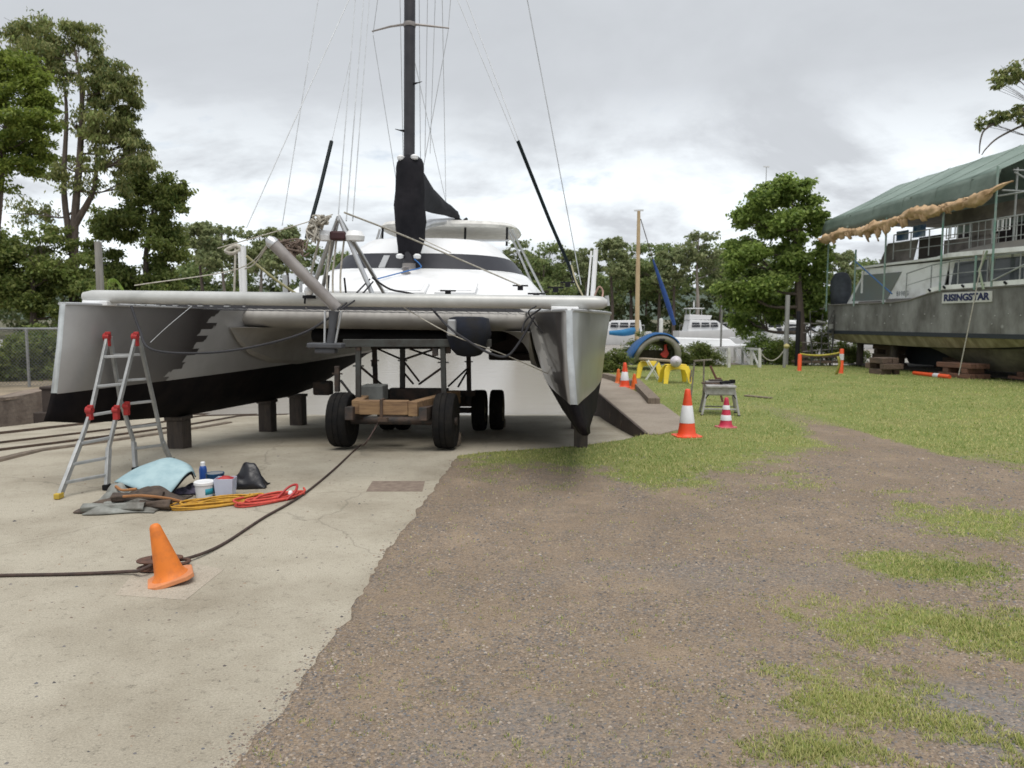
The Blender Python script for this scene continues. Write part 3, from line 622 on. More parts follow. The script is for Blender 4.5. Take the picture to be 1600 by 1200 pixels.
# bowsprit folded up, A-frame, rope bundle, dolphin striker
a = C(424, 378, 7.0); b = C(527, 482, 7.15)
mb = MB(); d = (b-a).normalized(); mb.tube([a-d*.03, a, a+d*.02, b], [.03, .052, .055, .055], 18); sp = mb.build('bowsprit', M_alud, cat, smooth=True)
mb = MB(); mb.tube([a-d*.05, a-d*.01, a+d*.03], [.03, .056, .059], 16); mb.build('end_cap', M_alu, sp, smooth=True)
mb = MB(); mb.bar(a+d*.25+Vector((0, 0, -.06)), b-d*.1+Vector((0, 0, -.06)), .05, .03); mb.build('keel_plate', M_alud, sp)
ap = C(529, 338, 7.45)
for (px, py, Y) in ((590, 478, 7.35), (478, 480, 7.9), (600, 458, 9.2), (500, 470, 9.4)):
    q = C(px, py, Y); mb = MB(); mb.tube([ap, ap.lerp(q, .5), q], [.020, .026, .022], 10); mb.build('a_frame_leg', M_alu, cat, smooth=True)
mb = MB(); mb.box(C(530, 369, 7.45), (.16, .14, .09)); fh = mb.build('furling_drum', M('dark red drum', (.05, .012, .015), .5), cat, bevel=.02)
for dx in (-.16, .16):
    mb = MB(); mb.lathe([(.0, -.05), (.09, -.045), (.10, 0), (.07, .05)], C(530, 369, 7.45)+Vector((dx, 0, 0)), 14); mb.build('block', M_white, fh, smooth=True)
rb = random.Random(3); mb = MB()
c0 = C(520, 342, 7.35); c1 = C(500, 372, 7.35)
for k in range(26):       # rope hank over the apex
    s = rb.random(); pts = []
    for j in range(7):
        t = j/6; base = c0.lerp(c1, t)+Vector((-.06*math.sin(t*3.1)-.05+rb.uniform(-.055, .055), rb.uniform(-.07, .07), .05*math.sin(t*3.1)+rb.uniform(-.05, .04)))
        pts.append(base)
    mb.tube(smooth_path(pts, 4), .009, 5)
mb.build('rope_hank', M_rope_w, cat, smooth=True)
mb = MB(); c2 = C(455, 385, 7.6)
for k in range(16):
    pts = [c2+Vector((rb.uniform(-.12, .16), rb.uniform(-.08, .08), rb.uniform(-.12, .08))) for j in range(5)]; mb.tube(smooth_path(pts, 4), .009, 5)
mb.build('rope_tangle', M('brown rope', (.20, .15, .12), .9), cat, smooth=True)
def line(pts, r, mat, nm): 
    mb = MB(); mb.tube(smooth_path(pts, 6) if len(pts) > 2 else pts, r, 6); return mb.build(nm, mat, cat, smooth=True)
line([C(538, 332, 7.4), C(640, 372, 8.4), C(815, 447, 9.6)], .010, M_rope_w, 'stay_line')
line([C(655, 372, 10.5), C(705, 395, 10.5)], .007, M_rope_w, 'stay_line')
line([C(520, 335, 7.4), C(430, 362, 7.2), C(340, 388, 7.2)], .005, M_rope_w, 'stay_line')
line([C(424, 376, 7.0), C(372, 420, 7.6), C(210, 446, 7.3)], .006, M_rope_w, 'stay_line')
line([C(385, 400, 7.8), C(432, 438, 8.0), C(480, 470, 8.2)], .014, M('yellowed rope', (.42, .40, .22), .9), 'lashing')
line([C(424, 376, 7.0), C(398, 412, 7.6), C(383, 420, 7.8)], .008, M_rope_w, 'lashing')
line([C(505, 350, 7.4), C(490, 410, 7.5), C(482, 450, 7.6)], .012, M_rope_w, 'lashing')
for x in (519, 528, 540): line([C(x-2, 372, 7.45), C(x-8, 430, 7.45), C(x-7, 476, 7.4)], .010, M_rope_w, 'lashing')
line([C(578, 436, 7.4), C(545, 470, 7.2), C(528, 484, 7.05)], .009, M_rope_k, 'lashing')
line([C(583, 440, 7.4), C(560, 465, 7.2), C(532, 484, 7.05)], .009, M_rope_k, 'lashing')
line([C(582, 434, 7.4), C(610, 452, 7.6), C(655, 464, 7.6), C(700, 510, 7.0), C(735, 535, 6.9), C(765, 552, 6.9), C(790, 557, 6.9), C(808, 540, 6.9), C(835, 495, 6.9)], .011, M_rope_k, 'hanging_rope')
line([C(845, 482, 6.8), C(822, 500, 6.9), C(815, 520, 6.9)], .009, M_rope_k, 'hanging_rope')
line([C(205, 478, 7.1), C(218, 515, 7.0), C(235, 545, 6.9), C(300, 552, 6.9), C(380, 545, 6.9), C(470, 522, 7.0), C(525, 490, 7.1)], .012, M_rope_k, 'hanging_rope')
line([C(838, 478, 6.9), C(826, 490, 6.9), C(848, 520, 7.0), C(835, 505, 7.0)], .007, M_rope_k, 'hanging_rope')
line([C(597, 460, 7.4), C(700, 520, 7.1), C(790, 555, 7.5), C(870, 590, 8.2)], .005, M_rope_w, 'stay_line')
line([C(300, 478, 7.2), C(262, 510, 7.0), C(235, 535, 6.9)], .003, M_wire, 'stay_line')
M_steelg0 = M('dark grey fitting', (.075, .08, .09), .6, .2, (.05, .05, .055), scale=6)
mb = MB(); t_ = C(522, 486, 7.05); b_ = C(516, 540, 7.05); mb.tube([t_, t_.lerp(b_, .5), b_], [.05, .035, .04], 12)
ds = mb.build('dolphin_striker', M_steelg0, cat, smooth=True)
mb = MB(); mb.box(b_+Vector((-.04, 0, .0)), (.34, .14, .05)); mb.box(b_+Vector((-.04, 0, -.05)), (.2, .1, .05)); mb.build('foot_plate', M_steelg0, ds, bevel=.012)
for dx in (-.11, .09):
    mb = MB(); mb.tube([t_+Vector((dx*.8, 0, 0)), b_+Vector((dx*.5, 0, 0))], .012, 8); mb.build('bracing_rod', M_alu, ds)
mb = MB(); q = C(483, 455, 7.15); mb.lathe([(.0, -.045), (.035, -.035), (.05, 0), (.035, .035), (0, .045)], q, 14); fl = mb.build('deck_light', M_white, cat, smooth=True)
mb = MB(); mb.box(q+Vector((0, 0, -.055)), (.11, .06, .03)); mb.tube([q+Vector((-.04, 0, -.06)), q+Vector((-.045, 0, -.12))], .01, 6); mb.build('bracket', M_black, fl)
# stanchions on hulls
def stan(px, p0, p1, Y, r=.016, mat=None, nm='stanchion'):
    mb = MB(); mb.cyl(C(px+p0[0], p0[1], Y), C(px+p1[0], p1[1], Y), r, seg=10); return mb.build(nm, mat or M_white, cat, smooth=True)
stan(0, (368, 388), (366, 458), 8.1, .012, M_rope_w); stan(0, (380, 385), (382, 458), 8.1, .030); stan(0, (374, 392), (377, 458), 8.1, .018)
mb = MB(); mb.tube(smooth_path([C(352, 392, 8.1), C(362, 396, 8.1), C(376, 390, 8.1), C(370, 384, 8.1), C(358, 388, 8.1), C(352, 393, 8.1)]), .022, 8); mb.build('fender_line', M_rope_w, cat, smooth=True)
stan(0, (931, 390), (926, 464), 8.6, .028); stan(0, (924, 392), (918, 462), 8.6, .012)
stan(0, (948, 462), (950, 478), 7.2, .02, M_grey)
line([C(912, 465, 8.2), C(900, 440, 8.4), C(893, 415, 8.6)], .010, M('straw rope', (.35, .32, .20), .9), 'lashing')
line([C(929, 462, 8.3), C(936, 448, 8.2), C(942, 455, 8.2), C(940, 470, 8.1)], .010, M('pink rope', (.42, .27, .22), .9), 'lashing')
for (a1, b1) in (((440, 352), (441, 458)), ((385, 356), (384, 390))):
    pass
stan(0, (445, 430), (446, 462), 8.6, .03, M_grey, 'winch_post'); stan(0, (470, 440), (470, 462), 8.8, .02, M_alu)
stan(0, (538, 434), (541, 462), 9.0, .012, M_black); stan(0, (514, 430), (512, 460), 9.0, .012, M_black)
# net between beam and bridge deck
mb = MB()
for k in range(33):
    x = -1.85+k*.115; mb.tube(sag((x, .52, 1.76), (x, 2.8, 1.70), .03, 4), .003, 3, False)
for k in range(20):
    y = .6+k*.115; mb.tube([(-1.9, y, 1.735-.02*math.sin(k/20*3.1)), (1.9, y, 1.735-.02*math.sin(k/20*3.1))], .003, 3, False)
mb.build('trampoline_net', M_rope_k, cat)
# outboard leg wrapped in blue and black, right hull dark box
mb = MB(); q = C(733, 522, 9.3); rings = []
for z, wx, wy in ((.22, .16, .2), (.20, .24, .28), (.0, .27, .3), (-.18, .22, .25), (-.26, .15, .18), (-.28, .08, .1)):
    rings.append([q+Vector((math.copysign(abs(math.cos(a))**.6, math.cos(a))*wx*(1+.03*math.sin(6*a+z*9)), math.copysign(abs(math.sin(a))**.6, math.sin(a))*wy, z)) for a in np.linspace(0, 2*math.pi, 24, endpoint=False)])
mb.loft(rings, True, True, True); ob = mb.build('engine_pod', M('navy canvas', (.007, .011, .024), .85, 0, (.01, .01, .012), scale=5, bump=.5, bscale=9), cat, smooth='all')
mb = MB(); mb.box(C(706, 512, 8.9), (.10, .1, .2)); mb.build('mounting_plate', M_grey, ob, bevel=.02)
mb = MB(); mb.box(C(800, 556, 12.6), (.75, .6, .13)); mb.box(C(800, 530, 12.7), (.72, .5, .42)); mb.build('underdeck_box', M('dark maroon', (.05, .035, .033), .8), cat, bevel=.03)
# blocks under the hulls
M_blk = M('tarred block timber', (.050, .040, .035), .85, 0, (.09, .07, .055), scale=4, stretch=(5, 5, 1), bump=.6)
def keel_of(lx_, ly_):
    v = CM @ Vector((lx_, ly_, prof(ly_, 0, 0)[5])); return v
for (px, side, yl, wd, lab) in ((285, -1, 2.35, .21, 'square dark timber block under the left hull nearest the ladder'), (399, -1, 5.2, .22, 'dark block under the middle of the left hull'), (450, -1, 6.6, .24, 'dark block with a packing piece far back under the left hull'), (910, 1, 2.55, .17, 'narrow dark block under the bow of the right hull on the grass edge'), (0, 1, 6.2, .22, 'dark block far back under the right hull')):
    v = keel_of(side*(2.38+np.interp(yl, [0, 3], [.10, .20])), yl); gz = float(ramp_z(v.y)); 
    if px == 910: gz = max(gz, -.02)
    root = thing('keel_block', lab, 'block', (v.x, v.y, gz), R(-4), 'blocks under the catamaran hulls')
    h = v.z-gz
    mb = MB(); mb.box((0, 0, (h-.05)/2-.01), (wd, wd*1.1, h-.05+.02)); mb.build('post', M_blk, root, bevel=.012)
    mb = MB(); mb.box((0, 0, h-.022), (wd*1.15, wd*1.3, .05)); mb.build('packing_piece', M_blk, root, bevel=.008)

# ---------------- boat trolley ----------------
tr = thing('boat_trolley', 'black steel wheeled boat trolley with timber bumper parked beneath the catamaran', 'trolley', (-1.49, 9.1, 0), R(-4.2))
TM = Matrix.Translation((-1.49, 9.1, 0)) @ Matrix.Rotation(R(-4.2), 4, 'Z'); TI = TM.inverted()
def T(px, py, Y): return TI @ P(px, py, Y)
M_steel = M('dark painted steel', (.022, .024, .026), .7, .0, (.09, .06, .045), scale=7, bump=.3)
M_steelg = M('grey green steel', (.075, .082, .078), .7, .1, (.05, .045, .04), scale=6, bump=.3)
M_tyre = M('tyre rubber', (.011, .011, .012), .9, 0, (.022, .02, .018), scale=9, bump=.3, spec=.15)
M_wood = M('yellow brown timber', (.36, .23, .12), .85, 0, (.20, .12, .07), scale=3, stretch=(1, 9, 9), bump=.4)
WR = .345
def wheel(x, y, z, dual=False):
    w_ = MB()
    for dx in ([0] if not dual else [-.13, .13]):
        pr = [(.19, -.085), (.27, -.10), (.325, -.095), (WR, -.07), (WR+.002, -.03), (WR-.008, -.025), (WR+.002, -.02), (WR+.003, .02), (WR-.008, .025), (WR+.002, .03), (WR, .07), (.325, .095), (.27, .10), (.19, .085)]
        pr = [(a_, b_*(1.3 if y < 1 else 1.12)) for a_, b_ in pr]; w_.lathe(pr, (x+dx, y, z+WR), 30, M3=Matrix.Rotation(R(90), 3, 'Y'))
    wo_ = w_.build('wheel', M_tyre, tr, smooth=50)
    rm = MB()
    for dx in ([0] if not dual else [-.13, .13]):
        rm.lathe([(.03, -.115), (.08, -.08), (.16, -.06), (.195, -.112), (.20, -.06), (.20, .06), (.195, .112), (.16, .06), (.08, .08), (.03, .115)], (x+dx, y, z+WR), 20, M3=Matrix.Rotation(R(90), 3, 'Y'))
    rm.build('rim', M('dusty rim', (.22, .19, .12), .7, .2), wo_, smooth=50)
zr = float(ramp_z(12.4)); 
wheel(-.66, .1, 0); wheel(.66, .1, 0); wheel(-.75, 3.35, zr-.0, True); wheel(.70, 3.35, zr, False); wheel(.97, 3.6, zr-.02, False)
slope = zr/3.3
def tz(y): return slope*y
for x in (-.45, .45):
    mb = MB(); mb.bar((x, -.35, .48), (x, 3.9, .48+tz(3.9)*.8), .10, .16); mb.build('chassis_rail', M_steel, tr, bevel=.008)
for y in (.1, 3.35):
    mb = MB(); mb.cyl((-.8, y, WR+tz(y)), (.8, y, WR+tz(y)), .05, seg=12); mb.build('axle', M_steel, tr, smooth=True)
mb = MB(); mb.box((.05, 3.2, .55+tz(3.2)), (1.2, .14, .26)); mb.build('cross_member', M_steel, tr, bevel=.01)
mb = MB(); mb.box((.02, 1.6, .46), (.86, .12, .30)); mb.build('cross_member', M_steel, tr, bevel=.01)
fl_ = T(563, 636, 8.9); fr_ = T(640, 636, 8.9); 
zc_ = (fl_.z+fr_.z)/2
mb = MB(); mb.box(((fl_.x+fr_.x)/2, fl_.y, zc_), (abs(fr_.x-fl_.x), .13, .17)); mb.build('timber_bumper', M_wood, tr, bevel=.01)
mb = MB(); mb.bar((fr_.x+.06, fl_.y-.07, zc_-.01), (fr_.x+.36, fl_.y+1.5, zc_-.02), .12, .18); mb.build('side_timber', M_wood, tr, bevel=.01)
mb = MB(); mb.bar((fl_.x-.04, fl_.y-.02, zc_), (fl_.x-.2, fl_.y+1.4, zc_), .12, .17); mb.build('side_timber', M_wood, tr, bevel=.01)
mb = MB(); mb.box(((fl_.x+fr_.x)/2-.02, fl_.y-.075, zc_-.04), (.035, .02, .26)); mb.box(((fl_.x+fr_.x)/2-.02, fl_.y-.02, zc_+.095), (.035, .13, .02)); mb.box(((fl_.x+fr_.x)/2, fl_.y-.08, zc_-.14), (.12, .06, .05)); mb.build('tow_strap', M_rail, tr, bevel=.004)
mb = MB(); q = T(585, 613, 9.6); mb.box(q, (.30, .3, .20)); mb.build('ballast_box', M('grey box', (.20, .21, .20), .7), tr, bevel=.015)
mb = MB(); mb.box(T(617, 646, 9.5), (.36, .3, .16)); mb.box(T(590, 660, 9.4), (.75, .05, .04)); mb.build('tool_tray', M_steel, tr, bevel=.01)
# upright posts and top beams
posts = [((560, 543), (560, 638), 9.25, M_steelg), ((692, 541), (694, 625), 9.25, M_steelg), ((585, 545), (587, 606), 12.0, M_steel), ((629, 545), (629, 606), 10.8, M_steelg), ((732, 545), (733, 612), 12.0, M_steel), ((527, 572), (527, 612), 9.6, M_steel)]
for (a, b, Y, m_) in posts:
    A = T(*a, Y); B = T(*b, Y); w__ = .062 if Y < 10 else .07
    mb = MB(); mb.bar(A, B, w__, w__, (0, 1, 0)); p_ = mb.build('upright_post', m_, tr, bevel=.005)
    mb = MB(); c = A.lerp(B, .3); mb.cyl(c+Vector((-.07, 0, 0)), c+Vector((.07, 0, 0)), .010, seg=6); mb.build('pin', m_, p_)
A = T(537, 536, 9.25); B = T(768, 536, 9.25); mb = MB(); mb.bar(A, B, .1, .095); mb.build('top_beam', M_steelg, tr, bevel=.006)
A = T(580, 541, 12.0); B = T(742, 541, 12.0); mb = MB(); mb.bar(A, B, .1, .09); mb.build('top_beam', M_steel, tr, bevel=.006)
for x in (.62, -.62):
    mb = MB(); mb.bar((x, .2, 1.28), (x, 3.0, 1.30), .09, .07); mb.build('side_beam', M_steel, tr, bevel=.006)
for (a, Ya, b, Yb) in (((562, 572), 9.25, (600, 604), 10.5), ((629, 562), 10.8, (655, 596), 11), ((690, 575), 9.3, (655, 600), 10), ((733, 575), 12, (716, 604), 11), ((590, 545), 12, (624, 560), 11), ((680, 545), 10.8, (630, 562), 10.8), ((640, 545), 12, (690, 562), 12), ((532, 594), 9.4, (556, 625), 9.4), ((732, 574), 12.05, (700, 604), 12.05), ((629, 580), 10.8, (646, 600), 10.9)):
    mb = MB(); mb.cyl(T(*a, Ya), T(*b, Yb), .016, seg=8); mb.build('brace', M_steel, tr, smooth=True)
for (px, py, Y) in ((584, 568, 12), (560, 542, 9.25), (700, 546, 9.3), (680, 550, 9.25)):
    mb = MB(); mb.box(T(px, py, Y), (.07, .07, .10)); mb.build('clamp', M_steel, tr, bevel=.01)
for (px, Y) in ((505, 9.9), ):
    q = T(px, 606, 11.5); mb = MB(); mb.box(q, (.28, .2, .22)); mb.build('axle_box', M_steel, tr, bevel=.03)
for (x, y) in ((.66, .5), (.97, 4.0)):
    mb = MB(); mb.prism([(x-.1, y-.02, tz(y)+.0), (x-.1, y+.22, tz(y)), (x-.1, y+.22, tz(y)+.14)], (.2, 0, 0)); tag(mb.build('wheel_chock', M_tim), 'timber wedge chocked behind the trolley wheel '+('at its front right' if x < .9 else 'at its rear right'), 'wheel chock', 'wheel chocks'); 
for o in [o for o in bpy.data.objects if o.name.startswith('wheel_chock')]: o.location = tr.location; o.rotation_euler = tr.rotation_euler
# ---------------- river cruiser on the hard ----------------
RB = thing('houseboat', 'old grey two deck river cruiser named RISINGSTAR resting on timber blocks', 'river cruiser', (11.1, 26.0, 0), math.atan2(-.98, .201))
M_rh = M('weathered grey hull', (.150, .148, .138), .7, .1, (.20, .185, .165), scale=1.6, bump=.3, bscale=10)
def spots(t, out):
    n = t.nodes; l = t.links; co = n.new('ShaderNodeTexCoord')
    v = n.new('ShaderNodeTexVoronoi'); v.inputs['Scale'].default_value = 2.2; l.new(co.outputs['Object'], v.inputs['Vector'])
    r = n.new('ShaderNodeMapRange'); r.inputs[1].default_value = .05; r.inputs[2].default_value = .13; r.inputs[3].default_value = .55; r.inputs[4].default_value = 0; l.new(v.outputs['Distance'], r.inputs[0])
    x = n.new('ShaderNodeMix'); x.data_type = 'RGBA'; l.new(r.outputs[0], x.inputs[0]); l.new(out, x.inputs[6]); x.inputs[7].default_value = (.42, .42, .40, 1)
    nz = n.new('ShaderNodeTexNoise'); nz.inputs['Scale'].default_value = .8; nz.inputs['Detail'].default_value = 8; l.new(co.outputs['Object'], nz.inputs['Vector'])
    r2 = n.new('ShaderNodeMapRange'); r2.inputs[1].default_value = .55; r2.inputs[2].default_value = .75; r2.inputs[4].default_value = .6; l.new(nz.outputs['Fac'], r2.inputs[0])
    y = n.new('ShaderNodeMix'); y.data_type = 'RGBA'; l.new(r2.outputs[0], y.inputs[0]); l.new(x.outputs[2], y.inputs[6]); y.inputs[7].default_value = (.30, .30, .285, 1); return y.outputs[2]
M_rh2 = M('weathered grey topsides', (.25, .25, .235), .65, .1, (.10, .095, .085), scale=.9, lo=.38, hi=.62, detail=9, stretch=(1.6, 1, .7), bump=.3, bscale=10, extra=spots)
M_band = M('navy black stripe', (.022, .028, .035), .6)
M_cream2 = M('stained dark cream keel', (.20, .18, .13), .85, 0, (.07, .065, .045), scale=1.2, lo=.35, hi=.6, bump=.3)
M_cream = M('stained cream bottom', (.44, .39, .27), .85, 0, (.22, .19, .12), scale=1.8, stretch=(2.5, 1, .6), lo=.3, hi=.6, bump=.3)
M_wht = M('chalky white paint', (.80, .81, .79), .6, 0, (.50, .49, .45), scale=1.8, lo=.45, hi=.75, detail=8)
M_brn = M('brown grey panel', (.25, .225, .20), .8, 0, (.10, .09, .08), scale=1.5)
M_rglass = M('dusty dark window', (.035, .045, .048), .15, 0, (.06, .07, .07), scale=2)
M_rglass2 = M('pale dusty window', (.19, .22, .21), .25, 0, (.20, .21, .19), scale=1.3)
M_pole = M('galvanised pole', (.36, .38, .37), .55, .4, (.25, .26, .25), scale=5)
M_poleg = M('green painted pole', (.14, .27, .22), .6, .1, (.25, .30, .27), scale=4)
def sheer(s): return float(np.interp(s, [0, 3.2, 3.9, 4.6, 5.1, 8, 11, 14], [2.12, 2.14, 2.19, 2.34, 2.42, 2.46, 2.6, 2.9]))
SX = [0, .01, 1, 2, 3.2, 3.9, 4.6, 5.1, 6.5, 8, 9.5, 11, 12.2, 13.2, 14]
def offy(s): return float(np.interp(s, [0, 9.5, 11, 12.2, 13.2, 14], [0, 0, .25, .75, 1.5, 2.6]))
def band(z0f, z1f, o0, o1, mat, name, par, both=True):
    mb = MB()
    for fl in ((0, 1) if both else (0,)):
        rows = []
        for s in SX:
            a = offy(s)+o0(s); b = offy(s)+o1(s)
            if fl: a = 5.2-a; b = 5.2-b
            rows.append([Vector((s, a, z0f(s))), Vector((s, b, z1f(s)))])
        mb.loft(rows, False)
    for s in (0, ):       # transom
        a = o0(s); b = o1(s); mb.add([(s, a, z0f(s)), (s, 5.2-a, z0f(s)), (s, 5.2-b, z1f(s)), (s, b, z1f(s))], [(0, 1, 2, 3)])
    return mb.build(name, mat, par, smooth=25)
hb = band(lambda s: 1.24, sheer, lambda s: .02, lambda s: 0, M_rh2, 'hull', RB)
band(lambda s: 1.12, lambda s: 1.24, lambda s: .0, lambda s: .0, M_band, 'boot_stripe', hb)
band(lambda s: float(np.interp(s, [0, 1, 4, 6, 8, 14], [.92, .84, .80, .82, .95, 1.0])), lambda s: 1.12, lambda s: .30, lambda s: .05, M_cream, 'chine_band', hb)
mb = MB(); rows = []
for s in SX: rows.append([Vector((s, offy(s)+.30, float(np.interp(s, [0, 1, 4, 6, 8, 14], [.92, .84, .80, .82, .95, 1.0])))), Vector((s, min(2.6, offy(s)+1.3), .74)), Vector((s, 5.2-min(2.6, offy(s)+1.3), .74)), Vector((s, 4.9-offy(s), .9))])
mb.loft(rows, False); mb.build('hull_bottom', M_band, hb)
mb = MB(); rows = []
for s, zb in ((3.6, .8), (4.1, .62), (4.6, .44), (5.2, .28), (6, .18), (6.8, .2), (7.6, .32), (8.2, .55), (8.6, .85)):
    rows.append([Vector((s, .45, .98)), Vector((s, .62, (zb+.9)/2+.05)), Vector((s, 1.1, zb)), Vector((s, 4.1, zb)), Vector((s, 4.58, (zb+.9)/2)), Vector((s, 4.75, .98))])
mb.loft(rows, False, False, False); mb.build('keel_hull', M_cream2, hb, smooth=35)
mb = MB(); mb.prism([(.8, 2.2, .85), (1.4, 2.2, .12), (5.2, 2.2, .12), (5.6, 2.2, .85)], (0, .8, 0)); mb.build('shade_block', M_band, hb, bevel=.03)  # added dark block, closes the bright gap so the under-hull stays dark
mb = MB(); rows = [[Vector((s, offy(s)+.02, sheer(s)-.06)), Vector((s, 5.18-offy(s), sheer(s)-.06))] for s in SX]; mb.loft(rows, False); mb.build('side_deck', M_wht, hb)
mb = MB(); mb.tube([Vector((s, offy(s)-.015, sheer(s))) for s in SX[1:]], .022, 6); mb.build('gunwale', M_rh, hb)
mb = MB(); rows = [[Vector((s, offy(s)-.03, sheer(s)+.025)), Vector((s, offy(s)-.03, sheer(s)+.15)), Vector((s, offy(s)+.1, sheer(s)+.15)), Vector((s, offy(s)+.1, sheer(s)+.025))] for s in SX if s >= 4.6]
mb.loft(rows, True, True, True); mb.build('white_gunwale', M_wht, hb, smooth=30)
# name board
mb = MB(); mb.prism([(5.22, -.004, 2.06), (6.90, -.004, 2.07), (6.90, -.004, 2.355), (5.22, -.004, 2.36)], (0, -.025, 0)); nb = mb.build('name_board', M('board white', (.60, .60, .57), .6, 0, (.5, .5, .46), scale=3), hb, bevel=.004)
cu = bpy.data.curves.new('name_lettering', 'FONT'); cu.body = 'RISINGSTAR'; cu.size = .262; cu.extrude = .004; cu.offset = .012; cu.align_x = 'CENTER'; cu.align_y = 'CENTER'; cu.space_character = 1.02
to = bpy.data.objects.new('t', cu); me = bpy.data.meshes.new_from_object(to); me.name = 'name_lettering'; bpy.data.objects.remove(to)
me.materials.clear(); me.materials.append(M('navy lettering', (.015, .022, .09), .6))
to = bpy.data.objects.new('name_lettering', me); COL.objects.link(to); to.parent = nb
wid = max(v.co.x for v in me.vertices)-min(v.co.x for v in me.vertices); hei = max(v.co.y for v in me.vertices)-min(v.co.y for v in me.vertices)
to.scale = (1.54/wid, .20/hei, 1)
to.location = (6.05, -.034, 2.21); to.rotation_euler = (R(90), 0, 0)
# main deck cabin
def quad(mb, a, b, c, d, th=.03): mb.prism([a, b, c, d], (0, th, 0))
mb = MB(); quad(mb, (.25, .5, 2.06), (4.55, .5, 2.06), (4.85, .5, 3.3), (1.25, .5, 3.3)); mb.box((9, .53, 2.72), (8.3, .04, 1.2)); mb.box((6.5, 4.7, 2.7), (12, .04, 1.25)); mb.prism([(.25, .5, 2.06), (.25, 4.7, 2.06), (1.25, 4.7, 3.3), (1.25, .5, 3.3)], (.03, 0, 0))
mc = mb.build('main_cabin', M_wht, RB)
mb = MB(); quad(mb, (.62, .475, 2.25), (2.35, .475, 2.25), (2.95, .475, 3.1), (1.2, .475, 3.1), .012); mb.build('aft_window', M_rglass2, mc)
mb = MB(); quad(mb, (2.3, .47, 2.10), (4.5, .47, 2.12), (4.5, .47, 2.27), (2.3, .47, 2.27), .015); mb.build('grey_panel', M_rh, mc)
mb = MB(); quad(mb, (1.0, .46, 2.14), (2.1, .46, 2.14), (2.1, .46, 2.22), (1.0, .46, 2.22), .015); mb.build('vent_strip', M_brn, mc)
# faint registration marks as on the panel
cu = bpy.data.curves.new('r', 'FONT'); cu.body = '8198G'; cu.size = .2; cu.extrude = .002; cu.align_x = 'CENTER'
to = bpy.data.objects.new('t', cu); me = bpy.data.meshes.new_from_object(to); me.name = 'registration_marks'; bpy.data.objects.remove(to); me.materials.clear(); me.materials.append(M('faded grey lettering', (.25, .27, .28), .7))
to = bpy.data.objects.new('registration_marks', me); COL.objects.link(to); to.parent = mc; to.location = (3.05, .468, 2.36); to.rotation_euler = (R(90), 0, 0)
for (a, b) in ((4.95, 6.25), (6.33, 7.3), (7.7, 9.0), (9.1, 10.4), (10.5, 12.0)):
    mb = MB(); quad(mb, (a, .47, 2.55), (b, .47, 2.55), (b+(.0 if a > 5 else -.05), .47, 3.22), (a+.12, .47, 3.22), .02); mb.build('cabin_window', M_rglass, mc)
for x, dx in ((1.15, .0), (6.28, .1), (7.5, .05), (9.05, .05)):
    mb = MB(); quad(mb, (x-.05, .455, 2.5), (x+.03, .455, 2.5), (x+.03+dx, .455, 3.25), (x-.05+dx, .455, 3.25), .02); mb.build('window_post', M_rh if x > 2 else M_wht, mc)
# upper deck
mb = MB(); rows = []
for s in np.linspace(.8, 13, 20):
    e = float(np.interp(s, [.8, 4.4, 5.0, 13], [.42, .40, .02, .02])); z = 3.30+.05*math.sin(s*.4); t_ = float(np.interp(s, [.8, 4.6, 5.2, 13], [.07, .07, .12, .12]))
    rows.append([Vector((s, e, z)), Vector((s, e, z+t_)), Vector((s, e+.5, z+t_+.05)), Vector((s, 5.2-e, z+t_+.05)), Vector((s, 5.2-e, z))])
mb.loft(rows, True, True, True); ud = mb.build('upper_deck', M_wht, RB)
mb = MB(); rows = []
for s in np.linspace(5.6, 13, 14):
    h = float(np.interp(s, [5.6, 6.5, 13], [.08, .17, .25])); rows.append([Vector((s, .06, 3.42)), Vector((s, .10, 3.42+h)), Vector((s, .5, 3.46+h)), Vector((s, .8, 3.40))])
mb.loft(rows, True, True, True); mb.build('awning_roll', M_rh, ud, smooth=True)
uc = None; mb = MB()
quad(mb, (1.35, .9, 3.42), (2.9, .9, 3.42), (3.1, .9, 4.1), (1.75, .9, 4.1))       # aft screen
quad(mb, (4.15, .9, 3.42), (6.0, .9, 3.42), (6.0, .9, 3.95), (4.15, .9, 3.95)); quad(mb, (4.15, .9, 4.35), (13, .9, 4.35), (13, .9, 4.8), (4.15, .9, 4.75)); quad(mb, (5.15, .9, 3.9), (5.8, .9, 3.9), (5.8, .9, 4.4), (5.15, .9, 4.4)); quad(mb, (6.9, .9, 3.42), (8.2, .9, 3.42), (8.2, .9, 4.4), (6.9, .9, 4.4))
mb.box((8, 4.4, 3.9), (9, .04, .9)); mb.box((2.0, 2.6, 4.85), (3, 3.4, .04))
uc = mb.build('upper_cabin', M_brn, RB)
for (a, b, z0, z1) in ((4.25, 4.55, 4.0, 4.33), (4.65, 5.1, 3.95, 4.34), (5.9, 6.15, 4.02, 4.30), (6.2, 6.4, 4.02, 4.30)):
    mb = MB(); 
    for q in ((a, b, z0-.02, z0), (a, b, z1, z1+.02), (a-.02, a, z0-.02, z1+.02), (b, b+.02, z0-.02, z1+.02), ((a+b)/2-.01, (a+b)/2+.01, z0, z1)): mb.box(((q[0]+q[1])/2, .89, (q[2]+q[3])/2), (q[1]-q[0], .03, q[3]-q[2]))
    mb.build('window_frame', M_wht, uc)
mb = MB(); mb.box((3.55, .95, 3.8), (.9, .03, .7)); mb.build('recess_panel', M('dark recess', (.05, .04, .035), .8), uc)  # flat panel, the shade of the recess is put into its colour
mb = MB(); mb.box((3.6, .5, 4.28), (.5, .03, .36)); mb.box((2.9, .5, 4.22), (.5, .03, .3)); mb.build('blue_tarp', M('blue sheeting', (.03, .10, .26), .6, 0, (.35, .42, .5), scale=2.5), uc)
